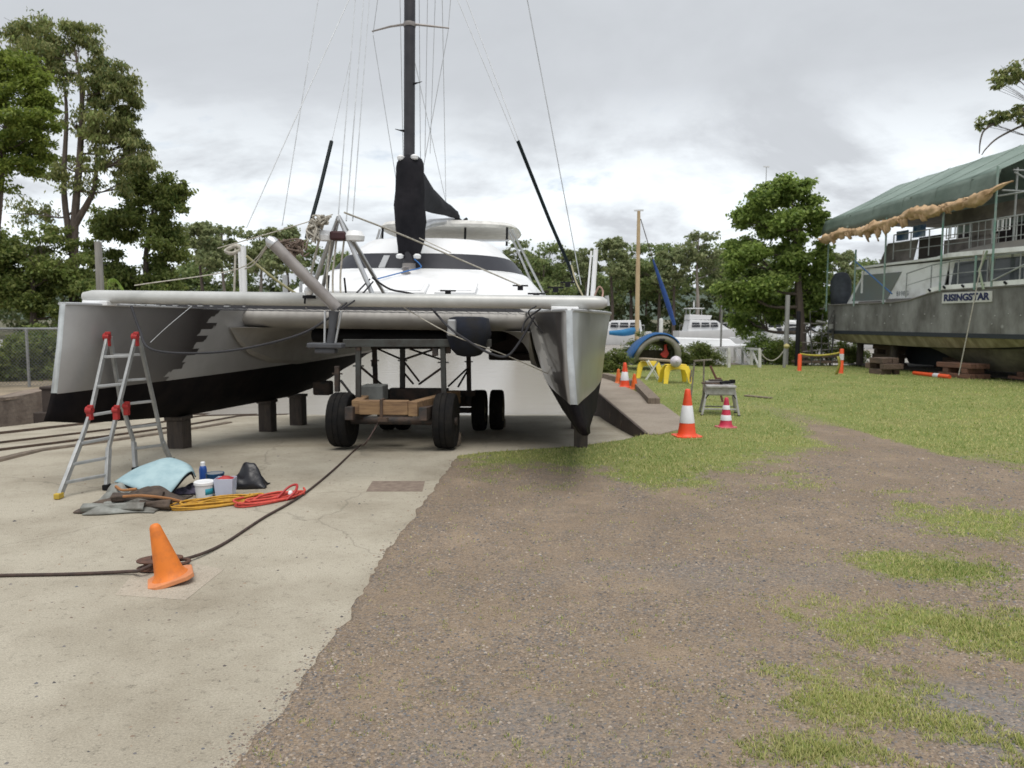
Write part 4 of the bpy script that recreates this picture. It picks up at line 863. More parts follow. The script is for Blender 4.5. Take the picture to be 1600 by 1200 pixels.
# rails
def rail(s0, s1, y, z0, z1, nb_, nm, mat=M_pole, step=1.0, mid=True):
    mb = MB(); n = max(2, int((s1-s0)/step)+1)
    tops = []
    for i in range(n):
        s = s0+(s1-s0)*i/(n-1); b0 = sheer(s)+.1 if z0 is None else z0; t1 = b0+z1; mb.cyl((s, y, b0), (s, y, t1), .018, seg=6); tops.append((s, y, t1))
    mb.tube(tops, .018, 6)
    for k in range(nb_): mb.tube([(p[0], p[1], p[2]-z1*(k+1)/(nb_+1)) for p in tops], .012, 6)
    return mb.build(nm, mat, RB)
rail(3.7, 12.5, .06, None, .72, 1, 'lower_railing', step=.93); rail(3.0, 12.5, .12, 3.47, .75, 2, 'upper_railing', step=.7)
mb = MB()
for s in np.arange(5.9, 12.5, .22): mb.cyl((s, .2, 3.5), (s, .2, 4.25), .009, seg=5)
mb.build('baluster_set', M_pole, RB)
# scaffold poles, canopy, rolled hessian
for s, y, z0, z1, m_ in ((.05, -.1, 1.9, 4.7, M_poleg), (1.55, -.12, 2.05, 3.9, M_poleg), (2.95, -.12, 2.1, 4.75, M_poleg), (5.25, -.14, 2.4, 4.8, M_poleg), (6.98, -.14, 2.45, 5.5, M_poleg), (6.93, .5, 2.6, 5.5, M_pole), (6.4, -.1, 2.4, 3.3, M_poleg), (10.5, -.1, 2.5, 5.6, M_poleg)):
    mb = MB(); mb.cyl((s, y, z0), (s, y, z1), .028, seg=8); mb.build('scaffold_pole', m_, RB, smooth=True)
for a, b, m_ in (((1.5, -.12, 3.55), (3.3, -.1, 2.4), M('blue brace', (.05, .15, .35), .6)), ((7.0, -.15, 2.6), (9.3, -.1, 3.5), M_pole), ((6.98, -.1, 4.75), (9.5, .2, 4.75), M_pole), ((7.0, .3, 5.42), (7.1, 3.2, 5.42), M_pole), ((7.0, .0, 4.9), (7.05, 3.2, 4.9), M_pole), ((7.05, .3, 5.35), (7.1, 2.6, 4.4), M_pole)):
    mb = MB(); mb.cyl(a, b, .022, seg=8); mb.build('brace', m_, RB, smooth=True)
M_tarp = M('green tarpaulin', (.085, .12, .095), .65, 0, (.14, .18, .15), scale=1.3, bump=.7, bscale=4)
M_tarpt = M('bleached and lit tarpaulin top', (.21, .275, .235), .6, 0, (.115, .165, .135), scale=.9, bump=.7, bscale=4)  # paler than the sides: bleaching, plus sky light put into the colour
def cz(s): return 5.05+.37*s/7
rows = []; rs = []
for i, s in enumerate(np.linspace(-.25, 7.0, 30)):
    z = cz(s); wob = .025*math.sin(s*5)+.02*math.sin(s*11.3)
    lowz = 4.57+.22*s/7+.03*math.sin(s*3)
    rows.append([(s, -.16+wob*1.6, lowz), (s, -.13+wob, lowz+.2), (s, -.08+wob*.6, z-.12), (s, -.05, z)])
    rs.append([(s, -.05, z), (s, .6, z+.30-.03*abs(math.sin(s*2.6))), (s, 1.7, z+.82-.05*abs(math.sin(s*2.6))), (s, 2.7, z+1.32-.02*abs(math.sin(s*2.6))), (s, 3.6, z+.9-.05*abs(math.sin(s*2.6))), (s, 5.3, z+.05), (s, 5.4, z-.5)])
mb = MB(); mb.sheet(rows, .012); cn = mb.build('canopy', M_tarp, RB, smooth='all')
mb = MB(); mb.sheet(rs, .012); mb.build('canopy_top', M_tarpt, cn, smooth='all')
for sx_ in (.95, 2.3, 3.6, 4.9, 6.1):
    z_ = cz(sx_); mb = MB(); mb.tube([(sx_, -.165, 4.6), (sx_, -.12, z_-.1), (sx_, -.07, z_+.015), (sx_, .6, z_+.31), (sx_, 1.7, z_+.83), (sx_, 2.65, z_+1.33)], .007, 5); mb.build('canopy_seam', M_tarp, cn, smooth=True)
mb = MB(); g = [[(7.0+.02, y, z0+(z1-z0)*t) for t in (0, .5, 1)] for y, z0, z1 in ((2.7, 3.5, 6.6), (4, 3.5, 6.0), (5.3, 3.5, 5.4))]; g2 = [[(s, 5.35, 3.4), (s, 5.38, 4.4), (s, 5.4, 5.2)] for s in np.linspace(-.2, 7, 8)]
mb.sheet(g2, .02); mb.build('dark_fill_sheet', M('dark fill', (.03, .022, .024), .9), cn)  # added dark sheet on the far side, makes the canopy interior read shaded
M_hes = M('tan hessian', (.56, .39, .23), .85, 0, (.33, .21, .11), scale=2.2, bump=.7, bscale=8)
mb = MB(); rb2 = random.Random(5); rings = []
NS = 170
for i in range(NS):
    s = -.2+7.75*i/(NS-1); zc2 = 4.40+.42*(s/7.0)*1.0+.06*math.sin(s*1.9)-.03*math.sin(s*4.1)
    rr = .13+.03*math.sin(s*3.1)+.02*math.sin(s*7.7+1)+.012*math.sin(s*15.1)
    if s > 6.6: rr *= max(.15, (7.6-s)/1.0); zc2 += (s-6.6)*.12
    if s < 0: rr *= .75
    rings.append([Vector((s+.02*math.sin(3*a), -.24+math.cos(a)*rr*(1+.18*math.sin(3*a+s*4)+.13*math.sin(17*s+2*a)+.09*math.sin(29*s-3*a)), zc2+math.sin(a)*rr*(.95+.22*math.sin(4*a-s*5)+.12*math.sin(13*s+3*a)+.08*math.sin(31*s+a))-.02)) for a in np.linspace(0, 2*math.pi, 16, endpoint=False)])
mb.loft(rings, True, True, True)
for s, dp, wd in ((1.9, .30, .55), (3.05, .46, .30), (5.0, .26, .6), (3.3, .2, .6), (.9, .22, .6), (.1, .16, .5), (5.9, .24, .6), (2.25, .5, .22), (4.2, .22, .6), (6.5, .14, .5), (1.35, .28, .3), (5.5, .30, .28), (2.7, .55, .16), (3.8, .38, .3), (4.6, .34, .25), (.5, .3, .25)):
    g = []; zt = 4.40+.06*s
    for u in np.linspace(-1, 1, 19): g.append([Vector((s+u*wd*(1-.45*v)+.1*v, -.27-.05*math.sin(v*3)+.045*math.sin(u*11+s*3+v*2), zt+.06-dp*v*(1-.45*abs(u)**1.5+.10*math.sin(u*7+s)))) for v in np.linspace(0, 1, 8)])
    mb.sheet(g, .015)
mb.build('rolled_hessian', M_hes, cn, smooth='all')
mb = MB(); mb.tube(sag((6.75, -.2, 3.4), (6.3, -.35, .12), .04, 8), .014, 6); mb.build('hanging_rope', M_rope_w, RB)
mb = MB(); mb.tube([(6.75, -.1, 3.4), (6.55, -.12, 2.9), (6.7, -.1, 2.4)], .03, 6); mb.build('lashing', M('pale green rope', (.35, .42, .30), .9), RB)
for s in (4.75, 5.3, 5.95, 6.6, 7.3, 8.1):
    mb = MB(); mb.box((s, -.045, sheer(s)+.09), (.10, .03, .05), Matrix.Rotation(.6, 3, 'Y')); mb.build('gunwale_fitting', M_black, hb)
mb = MB()
for s, z in [(k*.47+.3+.12*math.sin(k*7.3), 1.74+.03*math.sin(k*3)) for k in range(20) if k % 5 != 3]+[(k*1.1+.5+.2*math.sin(k*4), 1.5) for k in range(7)]: mb.cyl((s, .012, z), (s, -.006, z), .016, seg=8)
mb.build('hull_bolts', M('dull bolt', (.42, .42, .40), .7), hb)
# things around its stern
mb = MB(); rings = []
for z, r_ in ((0, .28), (.5, .34), (.9, .32), (1.15, .2), (1.2, .05)): rings.append([Vector((math.cos(a)*r_*1.2*(1+.05*math.sin(3*a)), math.sin(a)*r_, z)) for a in np.linspace(0, 6.283, 18, endpoint=False)])
mb.loft(rings, True, True, True)
mb.v = [(x-.32, y+.7, z+2.1) for x, y, z in mb.v]; mb.build('covered_outboard', M('blue grey cover', (.09, .10, .12), .8, bump=.5), RB, smooth='all')
mb = MB(); mb.box((-.32, 1.2, 2.0), (.6, 2.2, .06)); mb.build('stern_platform', M_rh, RB, bevel=.01)
# supports and dark clutter below
Rot = Matrix.Translation((11.1, 26, 0)) @ Matrix.Rotation(math.atan2(-.98, .201), 4, 'Z')
def RW(s, y, z=0): return Rot @ Vector((s, y, z))
M_tdk = M('dark weathered timber', (.09, .065, .05), .9, 0, (.16, .11, .08), scale=3, stretch=(1, 7, 7), bump=.6)
M_trd = M('reddish timber', (.22, .105, .065), .9, 0, (.12, .07, .05), scale=3, stretch=(1, 7, 7), bump=.6)
def stack(s, y, lay, label, mat, ht_each=.16, rz=0, ln=.9, top=None):
    t = thing('timber_stack', label, 'timber stack', RW(s, y), math.atan2(-.98, .201)+rz, 'timber stacks under the river cruiser'); q = random.Random(int(s*100))
    z = 0
    for k in range(lay):
        al = k % 2
        for j in range(2 if al else 3):
            mb = MB(); dx = q.uniform(-.05, .05)
            if al: mb.box((-.28+j*.56+dx, 0, z+ht_each/2), (.20, .62, ht_each-.006), Matrix.Rotation(q.uniform(-.1, .1), 3, 'Z'))
            else: mb.box((dx, -.22+j*.22, z+ht_each/2), (ln, .19, ht_each-.006), Matrix.Rotation(q.uniform(-.06, .06), 3, 'Z'))
            mb.build('timber_baulk', mat, t, bevel=.012)
        z += ht_each
    return t
stack(4.15, -.95, 3, 'small dark pile of timber baulks on the grass beside the fallen orange bollard', M_tdk, .165, ln=.55)
stack(5.8, .25, 3, 'reddish pile of timber baulks under the name board of the river cruiser', M_trd, .14, ln=1.15)
stack(7.3, 1.2, 2, 'flat reddish timber pile in the shade under the bow end of the river cruiser', M_trd, .12, ln=1.3)
stack(1.2, 1.6, 5, 'dark timber crib under the stern of the river cruiser', M_tdk, .15, ln=.9)
stack(3.6, 2.4, 5, 'dark timber crib deep under the middle of the river cruiser', M_tdk, .14, ln=1.1)
for k, (s, y) in enumerate(((.6, .9), (2.5, .7), (3.3, 3.9), (1.4, 4.2), (2.0, 2.8))):
    mb = MB(); mb.cyl((0, 0, 0), (.02, .03, .86), .11, seg=10); o = mb.build('support_post', M_blk); o.location = RW(s, y)
    tag(o, ['round dark prop under the stern corner of the river cruiser', 'round dark prop under the near chine of the river cruiser', 'dark prop farthest back under the middle of the river cruiser', 'dark prop behind the stern crib of the river cruiser', 'dark prop in the middle of the shade under the river cruiser'][k], 'prop', 'props under the river cruiser')
struct(npmesh('shaded_ground', *(lambda P_: ([tuple(p) for p in P_], [(0, 1, 2, 3)]))([RW(-.3, .7, .045), RW(-.3, 5, .045), RW(12, 5, .045), RW(12, .7, .045)]), M('earth darkened as shade', (.055, .045, .035), .95, 0, (.09, .075, .055), scale=2)))  # shade under the hull, put into the colour of a dark ground sheet
# ---------------- trees ----------------
def leaf_mat(name, c1, c2, c3=None):
    m = bpy.data.materials.new(name); m.use_nodes = True; t = m.node_tree; n = t.nodes; l = t.links; b = n['Principled BSDF']
    g = n.new('ShaderNodeNewGeometry'); r = n.new('ShaderNodeValToRGB'); e = r.color_ramp.elements
    e[0].color = (*c1, 1); e[1].color = (*c2, 1)
    if c3: q = e.new(.93); q.color = (*c3, 1); e[1].position = .85
    co = n.new('ShaderNodeTexCoord'); nz = n.new('ShaderNodeTexNoise'); nz.inputs['Scale'].default_value = .8; nz.inputs['Detail'].default_value = 3; l.new(co.outputs['Object'], nz.inputs['Vector'])
    ma = n.new('ShaderNodeMath'); ma.operation = 'MULTIPLY_ADD'; l.new(nz.outputs['Fac'], ma.inputs[0]); ma.inputs[1].default_value = 1.2; ma.inputs[2].default_value = -.6
    mb = n.new('ShaderNodeMath'); mb.operation = 'ADD'; l.new(g.outputs['Random Per Island'], mb.inputs[0]); l.new(ma.outputs[0], mb.inputs[1]); l.new(mb.outputs[0], r.inputs[0])
    l.new(r.outputs[0], b.inputs['Base Color']); b.inputs['Roughness'].default_value = .55; b.inputs['Specular IOR Level'].default_value = .3
    tr = n.new('ShaderNodeBsdfTranslucent'); hs = n.new('ShaderNodeHueSaturation'); hs.inputs['Value'].default_value = 1.3; l.new(r.outputs[0], hs.inputs['Color']); l.new(hs.outputs[0], tr.inputs['Color'])
    mx = n.new('ShaderNodeMixShader'); mx.inputs[0].default_value = .42; l.new(b.outputs[0], mx.inputs[1]); l.new(tr.outputs[0], mx.inputs[2]); l.new(mx.outputs[0], n['Material Output'].inputs['Surface'])
    return m
L_bright = leaf_mat('bright green leaves', (.09, .14, .022), (.21, .28, .042), (.26, .31, .065))
L_euc = leaf_mat('olive eucalypt leaves', (.10, .145, .045), (.27, .34, .11), (.30, .30, .12))
L_dark = leaf_mat('dark olive leaves', (.075, .12, .028), (.20, .27, .07), (.24, .27, .08))
L_mid = leaf_mat('mid green leaves', (.085, .145, .03), (.24, .34, .075), (.30, .38, .10))
L_far = leaf_mat('far green leaves', (.10, .16, .055), (.24, .31, .11), (.28, .32, .13))
L_far2 = leaf_mat('far olive leaves', (.13, .175, .075), (.27, .32, .14), (.30, .32, .16))
L_bush = leaf_mat('shrub leaves', (.06, .10, .02), (.15, .20, .045), (.20, .22, .07))
M_bark = M('grey brown bark', (.14, .11, .09), .9, 0, (.075, .06, .05), scale=4, stretch=(3, 3, .6), bump=.6)
M_barkp = M('pale gum bark', (.34, .30, .26), .85, 0, (.20, .17, .15), scale=2, stretch=(3, 3, .5), bump=.4)
def leaves(r, blobs, nl, lw, ll, droop=.5, clump=.22, per=14, flat=1.0):
    """blobs: (x,y,z,rx,ry,rz,weight); returns quads V,F"""
    wts = np.array([b[6]*b[3]*b[5] for b in blobs]); wts = wts/wts.sum(); Vs = []
    for b, wt in zip(blobs, wts):
        nb = max(30, int(nl*wt)); nc = max(7, min(per, nb//12)); pp = nb//nc+1
        d = r.normal(size=(nc, 3)); d /= np.linalg.norm(d, axis=1)[:, None]; rad = r.random(nc)**.38
        c = np.array(b[:3])+d*rad[:, None]*np.array(b[3:6])*.93
        sz = np.repeat(.6+.8*r.random(nc), pp)[:, None]
        c = np.repeat(c, pp, 0)+r.normal(size=(nc*pp, 3))*sz*clump*np.array([1, 1, .55])*np.mean(b[3:6])*.72
        Vs.append(c)
    c = np.vstack(Vs); n = len(c)
    d = r.normal(size=(n, 3)); d[:, 2] = d[:, 2]*.6-droop*1.6; d /= np.linalg.norm(d, axis=1)[:, None]
    q = np.cross(d, r.normal(size=(n, 3))); q /= np.linalg.norm(q, axis=1)[:, None]
    s = (.65+.7*r.random(n))[:, None]
    a = c; e = c+d*ll*s; m1 = c+d*ll*.45*s+q*lw*.5*s; m2 = c+d*ll*.45*s-q*lw*.5*s
    V = np.stack([a, m1, e, m2], 1).reshape(-1, 3); F = np.arange(4*n).reshape(n, 4); return V, F
def tree(label, loc, blobs, trunk, nl, lw, ll, lm, bm=None, seed=1, droop=.5, clump=.22, per=14, r0=.2, cat='tree', group='trees', name='tree', limb=1.0, rz=0, stems=None, sr=None):
    r = np.random.default_rng(seed); q = random.Random(seed); t = thing(name, label, cat, loc, rz, group)
    V, F = leaves(r, blobs, nl, lw, ll, droop, clump, per); npmesh('crown', V, F, lm, t)
    mb = MB(); 
    for ti, tk in enumerate([trunk]+(stems or [])):
        rk = r0 if ti == 0 else (sr or r0*.6); tp = smooth_path(tk, 4); n = len(tp); mb.tube(tp, [rk*(1-.85*i/(n-1))+.01 for i in range(n)], 8)
    tp = smooth_path(trunk, 4); n = len(tp)
    for b in blobs:
        c = Vector(b[:3]); 
        cand = [i for i in range(n) if tp[i].z < c.z-.2*b[5]] or [0]
        i = min(cand, key=lambda i: (tp[i]-c).length+.0*i); i = max(0, min(i, n-2)); s = tp[i]
        rr = max(.015, r0*(1-.85*i/(n-1))*.5*limb)
        mid = s.lerp(c, .5)+Vector((q.uniform(-.1, .1), q.uniform(-.1, .1), -.08))*(c-s).length
        pts = smooth_path([s, mid, c+Vector((0, 0, b[5]*.3))], 4); mb.tube(pts, [rr*(1-.8*k/(len(pts)-1)) for k in range(len(pts))], 6)
        for k in range(5):
            e = c+Vector((q.uniform(-1, 1)*b[3], q.uniform(-1, 1)*b[4], q.uniform(-.6, .9)*b[5]))*.85; m_ = mid.lerp(e, .5)+Vector((0, 0, .1*b[5])); p_ = smooth_path([pts[4], m_, e], 3)
            mb.tube(p_, [rr*.42*(1-.8*j/(len(p_)-1))+.003 for j in range(len(p_))], 5)
    mb.build('trunk', bm or M_bark, t, smooth=True); return t
def PB(px, py, rx, rz, Y, base, ry=None, w=1.0):      # blob from photo pixels at depth Y relative to tree base
    c = P(px, py, Y)-Vector(base); k = Y/FPX*.96; return (c.x, c.y, c.z, rx*k, (ry or rx)*k, rz*k, w)
def TP(px, py, Y, base): return P(px, py, Y)-Vector(base)
# tall eucalypt at left
B = (P(112, 600, 23).x, 23, 0)
bl = [PB(x, y, rx, rz, 23+dy, B, w=w) for x, y, rx, rz, dy, w in ((75, 65, 55, 38, 0, .8), (125, 60, 35, 32, .5, .6), (28, 60, 30, 25, .5, .8), (150, 95, 22, 45, 0, .8), (185, 125, 26, 38, -.3, 1.2), (196, 165, 24, 34, .4, 1.2), (165, 205, 40, 40, 0, 1.0), (205, 225, 30, 30, .5, 1.2), (215, 245, 25, 30, -.5, 1.0), (150, 150, 28, 35, 0, .6), (100, 120, 22, 28, 0, .4), (60, 100, 30, 25, 0, .5), (120, 190, 30, 30, 0, .25), (95, 260, 35, 24, 0, .4), (165, 255, 35, 28, 0, .6), (45, 330, 40, 24, 1, .3), (130, 290, 40, 22, 0, .25), (190, 290, 22, 20, 0, .3), (40, 100, 28, 25, 0, .7))]
tree('tall open eucalypt with bare forks rising over the chain link fence', B, bl, [TP(112, 610, 23, B), TP(116, 480, 23, B), TP(116, 360, 23, B), TP(125, 240, 23, B), TP(128, 150, 23, B), TP(118, 80, 23, B)], 34000, .050, .13, L_euc, M_bark, 2, droop=1.0, clump=.25, r0=.17, limb=.8, group='trees along the left bank', stems=[[TP(114, 400, 23, B), TP(100, 300, 23, B), TP(104, 180, 23, B), TP(98, 110, 23, B)], [TP(118, 350, 23, B), TP(148, 290, 23, B), TP(150, 200, 23, B)]])
# bright green tree at the left edge
B = (P(0, 600, 17).x, 17, 0)
bl = [PB(x, y, rx, rz, 17+dy, B, w=w) for x, y, rx, rz, dy, w in ((20, 110, 40, 30, 0, 1.2), (55, 140, 34, 36, 0, 1.2), (-10, 170, 50, 50, 0, 1), (45, 195, 40, 38, -.4, 1.1), (10, 240, 55, 40, 0, 1), (72, 175, 18, 26, 0, .8), (60, 240, 28, 26, .3, .9), (-50, 130, 50, 50, 0, 1), (-60, 240, 60, 60, 0, .6), (-15, 290, 40, 14, 0, .4))]
tree('bright green bushy tree at the left edge in front of the eucalypt', B, bl, [TP(-20, 610, 17, B), TP(-15, 450, 17, B), TP(0, 300, 17, B), TP(10, 170, 17, B)], 42000, .045, .09, L_bright, M_bark, 3, droop=.4, clump=.24, r0=.14, group='trees along the left bank')
# dark tree right of the eucalypt
B = (P(240, 600, 25).x, 25, 0)
bl = [PB(x, y, rx, rz, 25+dy, B, w=w) for x, y, rx, rz, dy, w in ((255, 320, 26, 48, 0, 1.2), (278, 310, 18, 36, 0, 1), (215, 300, 30, 38, .4, 1.1), (195, 350, 38, 40, 0, 1.2), (250, 380, 38, 45, 0, 1.3), (200, 430, 50, 45, .3, 1.3), (262, 440, 34, 30, 0, 1.2), (225, 470, 60, 30, 0, 1), (150, 420, 40, 45, .5, 1), (165, 350, 25, 30, .5, .6), (285, 295, 12, 18, 0, .6), (222, 265, 16, 20, 0, .5))]
tree('dark olive spreading tree between the eucalypt and the left hull deck', B, bl, [TP(235, 610, 25, B), TP(232, 500, 25, B), TP(228, 400, 25, B), TP(240, 320, 25, B)], 56000, .065, .13, L_dark, M_bark, 4, droop=.6, clump=.25, r0=.17, group='trees along the left bank')
B = (P(60, 600, 22).x, 22, 0)
bl = [PB(x, y, rx, rz, 22+dy, B, w=w) for x, y, rx, rz, dy, w in ((30, 390, 60, 45, 0, 1), (95, 420, 50, 40, 0, 1), (0, 440, 60, 50, 0, 1), (60, 470, 60, 40, .4, 1.1), (130, 470, 45, 50, .3, 1), (-50, 400, 50, 60, 0, 1), (85, 370, 40, 24, .5, .6))]
tree('low dark green tree behind the fence at the left edge', B, bl, [TP(50, 610, 22, B), TP(52, 500, 22, B), TP(50, 400, 22, B)], 44000, .065, .125, L_dark, M_bark, 5, clump=.25, r0=.14, group='trees along the left bank')
# right tree by the river cruiser
B = (P(1247, 600, 27).x, 27, 0)
bl = [PB(x, y, rx, rz, 27+dy, B, w=w) for x, y, rx, rz, dy, w in ((1225, 298, 34, 24, 0, 1.1), (1252, 290, 22, 18, 0, .8), (1185, 320, 34, 26, 0, 1.1), (1165, 345, 20, 24, 0, .8), (1262, 325, 22, 26, 0, .7), (1220, 350, 40, 28, 0, .8), (1280, 350, 20, 22, 0, .7), (1175, 385, 34, 28, 0, 1), (1232, 400, 38, 30, .4, 1), (1280, 395, 20, 26, 0, .9), (1150, 410, 26, 26, 0, .8), (1190, 440, 44, 34, 0, 1.1), (1265, 450, 32, 34, .5, 1), (1150, 460, 30, 30, 0, .8), (1225, 480, 50, 26, 1, 1), (1160, 500, 30, 20, 1, .7), (1272, 500, 26, 26, 1, .7), (1245, 370, 20, 20, 0, .6))]
tree('large round green tree standing beside the stern of the river cruiser', B, bl, [TP(1258, 600, 27, B), TP(1252, 520, 27, B), TP(1247, 440, 27, B), TP(1243, 360, 27, B), TP(1235, 300, 27, B)], 75000, .085, .14, L_mid, M_bark, 6, droop=.4, clump=.27, r0=.20, group='trees by the river cruiser')
# tree rising behind the canopy, its branch tips enter the frame
B = (P(1760, 600, 24).x, 27, 0)
bl = [PB(x, y, rx, rz, 25+dy, B, w=w) for x, y, rx, rz, dy, w in ((1575, 112, 20, 16, 0, .9), (1558, 128, 14, 10, 0, .8), (1598, 105, 24, 22, 0, 1), (1560, 182, 20, 12, 0, 1), (1536, 190, 9, 12, 0, .8), (1590, 178, 24, 14, 0, 1), (1620, 190, 30, 20, 0, 1), (1640, 120, 40, 40, 0, 1), (1700, 100, 60, 50, 0, 1), (1700, 190, 60, 40, 0, .8), (1790, 120, 60, 60, 0, 1))]
tree('gum tree leaning in at the top right corner over the green canopy', B, bl, [TP(1760, 610, 27, B), TP(1755, 400, 27, B), TP(1720, 250, 26, B), TP(1660, 170, 25, B)], 16000, .07, .15, L_euc, M_bark, 7, droop=.7, clump=.2, r0=.16, sr=.035, limb=.35, group='trees by the river cruiser', stems=[[TP(1660, 170, 25, B), TP(1600, 195, 25, B), TP(1560, 215, 25, B), TP(1541, 232, 25, B), TP(1534, 242, 25, B)], [TP(1600, 170, 25, B), TP(1545, 198, 25, B), TP(1533, 215, 25, B), TP(1530, 240, 25, B)]])
# far bank trees: four shapes, copied
def far_tree(seed, H, wd, lm, bm, open_=False, label='', n=5200):
    q = random.Random(seed); bl = []
    for k in range(17 if not open_ else 15):
        u = q.random(); z = H*(.42+.5*u) if not open_ else H*(.6+.34*u); rr = wd*(.36 if not open_ else .25)*(1-.55*abs(u-.4))
        a = q.uniform(0, 6.28); w3 = q.uniform(.15, .45); bl.append((math.cos(a)*wd*w3*(1-.5*u), math.sin(a)*wd*w3*(1-.5*u), z, rr*.8, rr*.8, rr*.55, 1))
    bl.append((0, 0, H*.92, wd*.22, wd*.22, H*.07, 1))
    return tree(label, (0, 0, 0), bl, [(0, 0, -.3), (.1, 0, H*.3), (-.1, 0, H*.6), (.05, 0, H*.9)], n, .22, .36, lm, bm, seed, clump=.25, per=9, r0=H*.022, group='trees on the far bank', name='far_bank_tree')
fa = far_tree(21, 11.2, 7.5, L_far, M_bark, False, 'x'); fb = far_tree(22, 10.5, 6, L_far2, M_bark, True, 'x', 3600); fc = far_tree(23, 12.5, 6.5, L_far2, M_barkp, True, 'x', 3600); fd = far_tree(24, 9.0, 8.5, L_far, M_bark, False, 'x', 6000)
FT = [(fb, 318, 345, 80, 'far bank tree with open crown just right of the dark olive tree'), (fc, 352, 348, 84, 'far bank tree with a ragged crown above the left hull deck'), (fd, 300, 410, 95, 'low far bank tree half hidden by the dark olive tree'),
      (fc, 410, 355, 82, 'thin far bank tree left of the folded bowsprit tip'), (fb, 452, 352, 78, 'far bank tree seen behind the folded bowsprit'), (fa, 490, 385, 80, 'dense far bank tree seen through the A frame legs'), (fa, 385, 400, 96, 'dense low far bank tree behind the white stanchions'), (fd, 545, 400, 92, 'far bank tree behind the left corner of the cabin'),
      (fb, 700, 385, 90, 'far bank tree hidden behind the cabin roof'), (fc, 808, 372, 82, 'thin far bank tree behind the cockpit strut'), (fa, 850, 380, 80, 'dense far bank tree between cabin and the sloping black sleeve'), (fd, 835, 408, 92, 'low broad far bank tree right of the cabin'), (fb, 893, 390, 88, 'open far bank tree behind the right hull stanchion foot'),
      (fc, 915, 385, 84, 'slender far bank tree just left of the white stanchion'), (fb, 955, 370, 82, 'tall open far bank tree left of the timber coloured mast'), (fa, 985, 380, 86, 'dense far bank tree directly behind the timber coloured mast'), (fa, 1030, 378, 84, 'dense far bank tree behind the blue furled sail'), (fd, 1010, 410, 95, 'low broad far bank tree right of the timber coloured mast'),
      (fb, 1052, 388, 80, 'open far bank tree between blue sail and pale trunked gum'), (fc, 1088, 358, 78, 'tallest far bank gum with pale forked trunks above the motor cruiser'), (fa, 1125, 375, 82, 'dense far bank tree left of the large round tree'), (fd, 1150, 395, 92, 'broad far bank tree behind the left side of the round tree'), (fa, 1205, 400, 86, 'far bank tree hidden behind the round tree'), (fb, 1315, 392, 78, 'far bank tree showing between round tree and river cruiser stern'),
      (fd, 1345, 410, 84, 'broad far bank tree behind the river cruiser windows'), (fa, 1440, 400, 84, 'far bank tree behind the river cruiser bow'), (fd, 930, 425, 98, 'lowest far bank tree left of the timber coloured mast'), (fa, 640, 410, 96, 'far bank tree behind the mast foot')]
usedf = set()
for i, (src, px, top, Y, lab) in enumerate(FT):
    H0 = {id(fa): 11.2, id(fb): 10.5, id(fc): 12.5, id(fd): 9.0}[id(src)]*1.0
    H = (P(px, top, Y).z+.2)/H0*1.0; x = P(px, 520, Y).x
    if id(src) in usedf: o = dup(src, (x, Y, 0), i*1.3, lab, (H*1.0, H*1.0, H))
    else:
        usedf.add(id(src)); o = src; o.location = (x, Y, 0); o.scale = (H, H, H); o['label'] = lab
# thicket along the far bank
r = np.random.default_rng(5); bl = []
for x in np.arange(-75, 75, 2.6): bl.append((x+r.normal()*.8, 89+r.normal()*1.5, 1.1+r.random()*.9, 2.2, 1.6, 1.5+r.random()*.9, 1))
for x in np.arange(-90, 90, 3.5): bl.append((x+r.normal(), 97+r.normal()*2, 2.9+r.random()*2.2, 2.8, 2, 2.6+r.random()*1.4, 1))
V, F = leaves(r, bl, 46000, .34, .5, .3, .3, 10); struct(npmesh('bank_thicket', V, F, leaf_mat('thicket leaves', (.04, .065, .02), (.10, .135, .04), (.12, .13, .06))), 'stuff')
# shrubs
def shrub(label, px, py, w_, h_, Y, seed, lm=L_bush, n=5000, lw=.035, ll=.08, gr='shrubs along the water edge', z0=0.0):
    c = P(px, py, Y); r_ = random.Random(seed); k = Y/FPX; bl = []
    for j in range(7): bl.append((r_.uniform(-.7, .7)*w_*k*.5, r_.uniform(-.3, .3)*w_*k*.5, h_*k*(.08+.09*j), w_*k*(.36-.025*j), w_*k*.25, h_*k*.26, 1))
    return tree(label, (c.x, Y, z0), bl, [(0, 0, -.05), (.03, 0, h_*k*.3), (0, .02, h_*k*.7)], n, lw, ll, lm, M_bark, seed, droop=.0, clump=.35, per=10, r0=.03, cat='shrub', group=gr, name='shrub')
shrub('light green shrub beside the right bow of the catamaran', 965, 575, 56, 44, 22.5, 31)
shrub('tall olive shrub behind the tilted dinghy', 1003, 575, 62, 60, 27, 32, L_bush, 6000)
shrub('broad low green shrub right of the tilted dinghy', 1088, 580, 75, 46, 25.5, 33, L_bush, 8000)
shrub('small green shrub left of the white gangway frame', 1062, 578, 40, 34, 26.5, 38)
shrub('dark green shrub behind the white gangway frame', 1195, 585, 90, 62, 27.2, 34, L_mid, 8000)
shrub('dark shrub at the foot of the large round tree', 1228, 580, 50, 50, 26.5, 35, L_dark, 5000)
shrub('dark bushy growth beside the river cruiser stern', 1290, 582, 60, 66, 28, 36, L_dark, 6000)
shrub('green shrub growing in the shade under the river cruiser stern', 1325, 575, 60, 40, 27.5, 37, L_dark, 5000)
for k, (px, w_, h_, Y) in enumerate(((-70, 140, 95, 19.5), (10, 120, 90, 19.2), (95, 130, 100, 20), (170, 120, 85, 21), (250, 110, 80, 23))):
    shrub(['dark shrub behind the fence outside the left edge', 'dark undergrowth shrub behind the leftmost fence post', 'dark undergrowth shrub behind the fence at the left bow', 'undergrowth shrub under the tall eucalypt', 'undergrowth shrub under the dark olive tree'][k], px, 590, w_, h_, Y, 40+k, L_dark, 7000, .07, .12, 'undergrowth behind the fence')
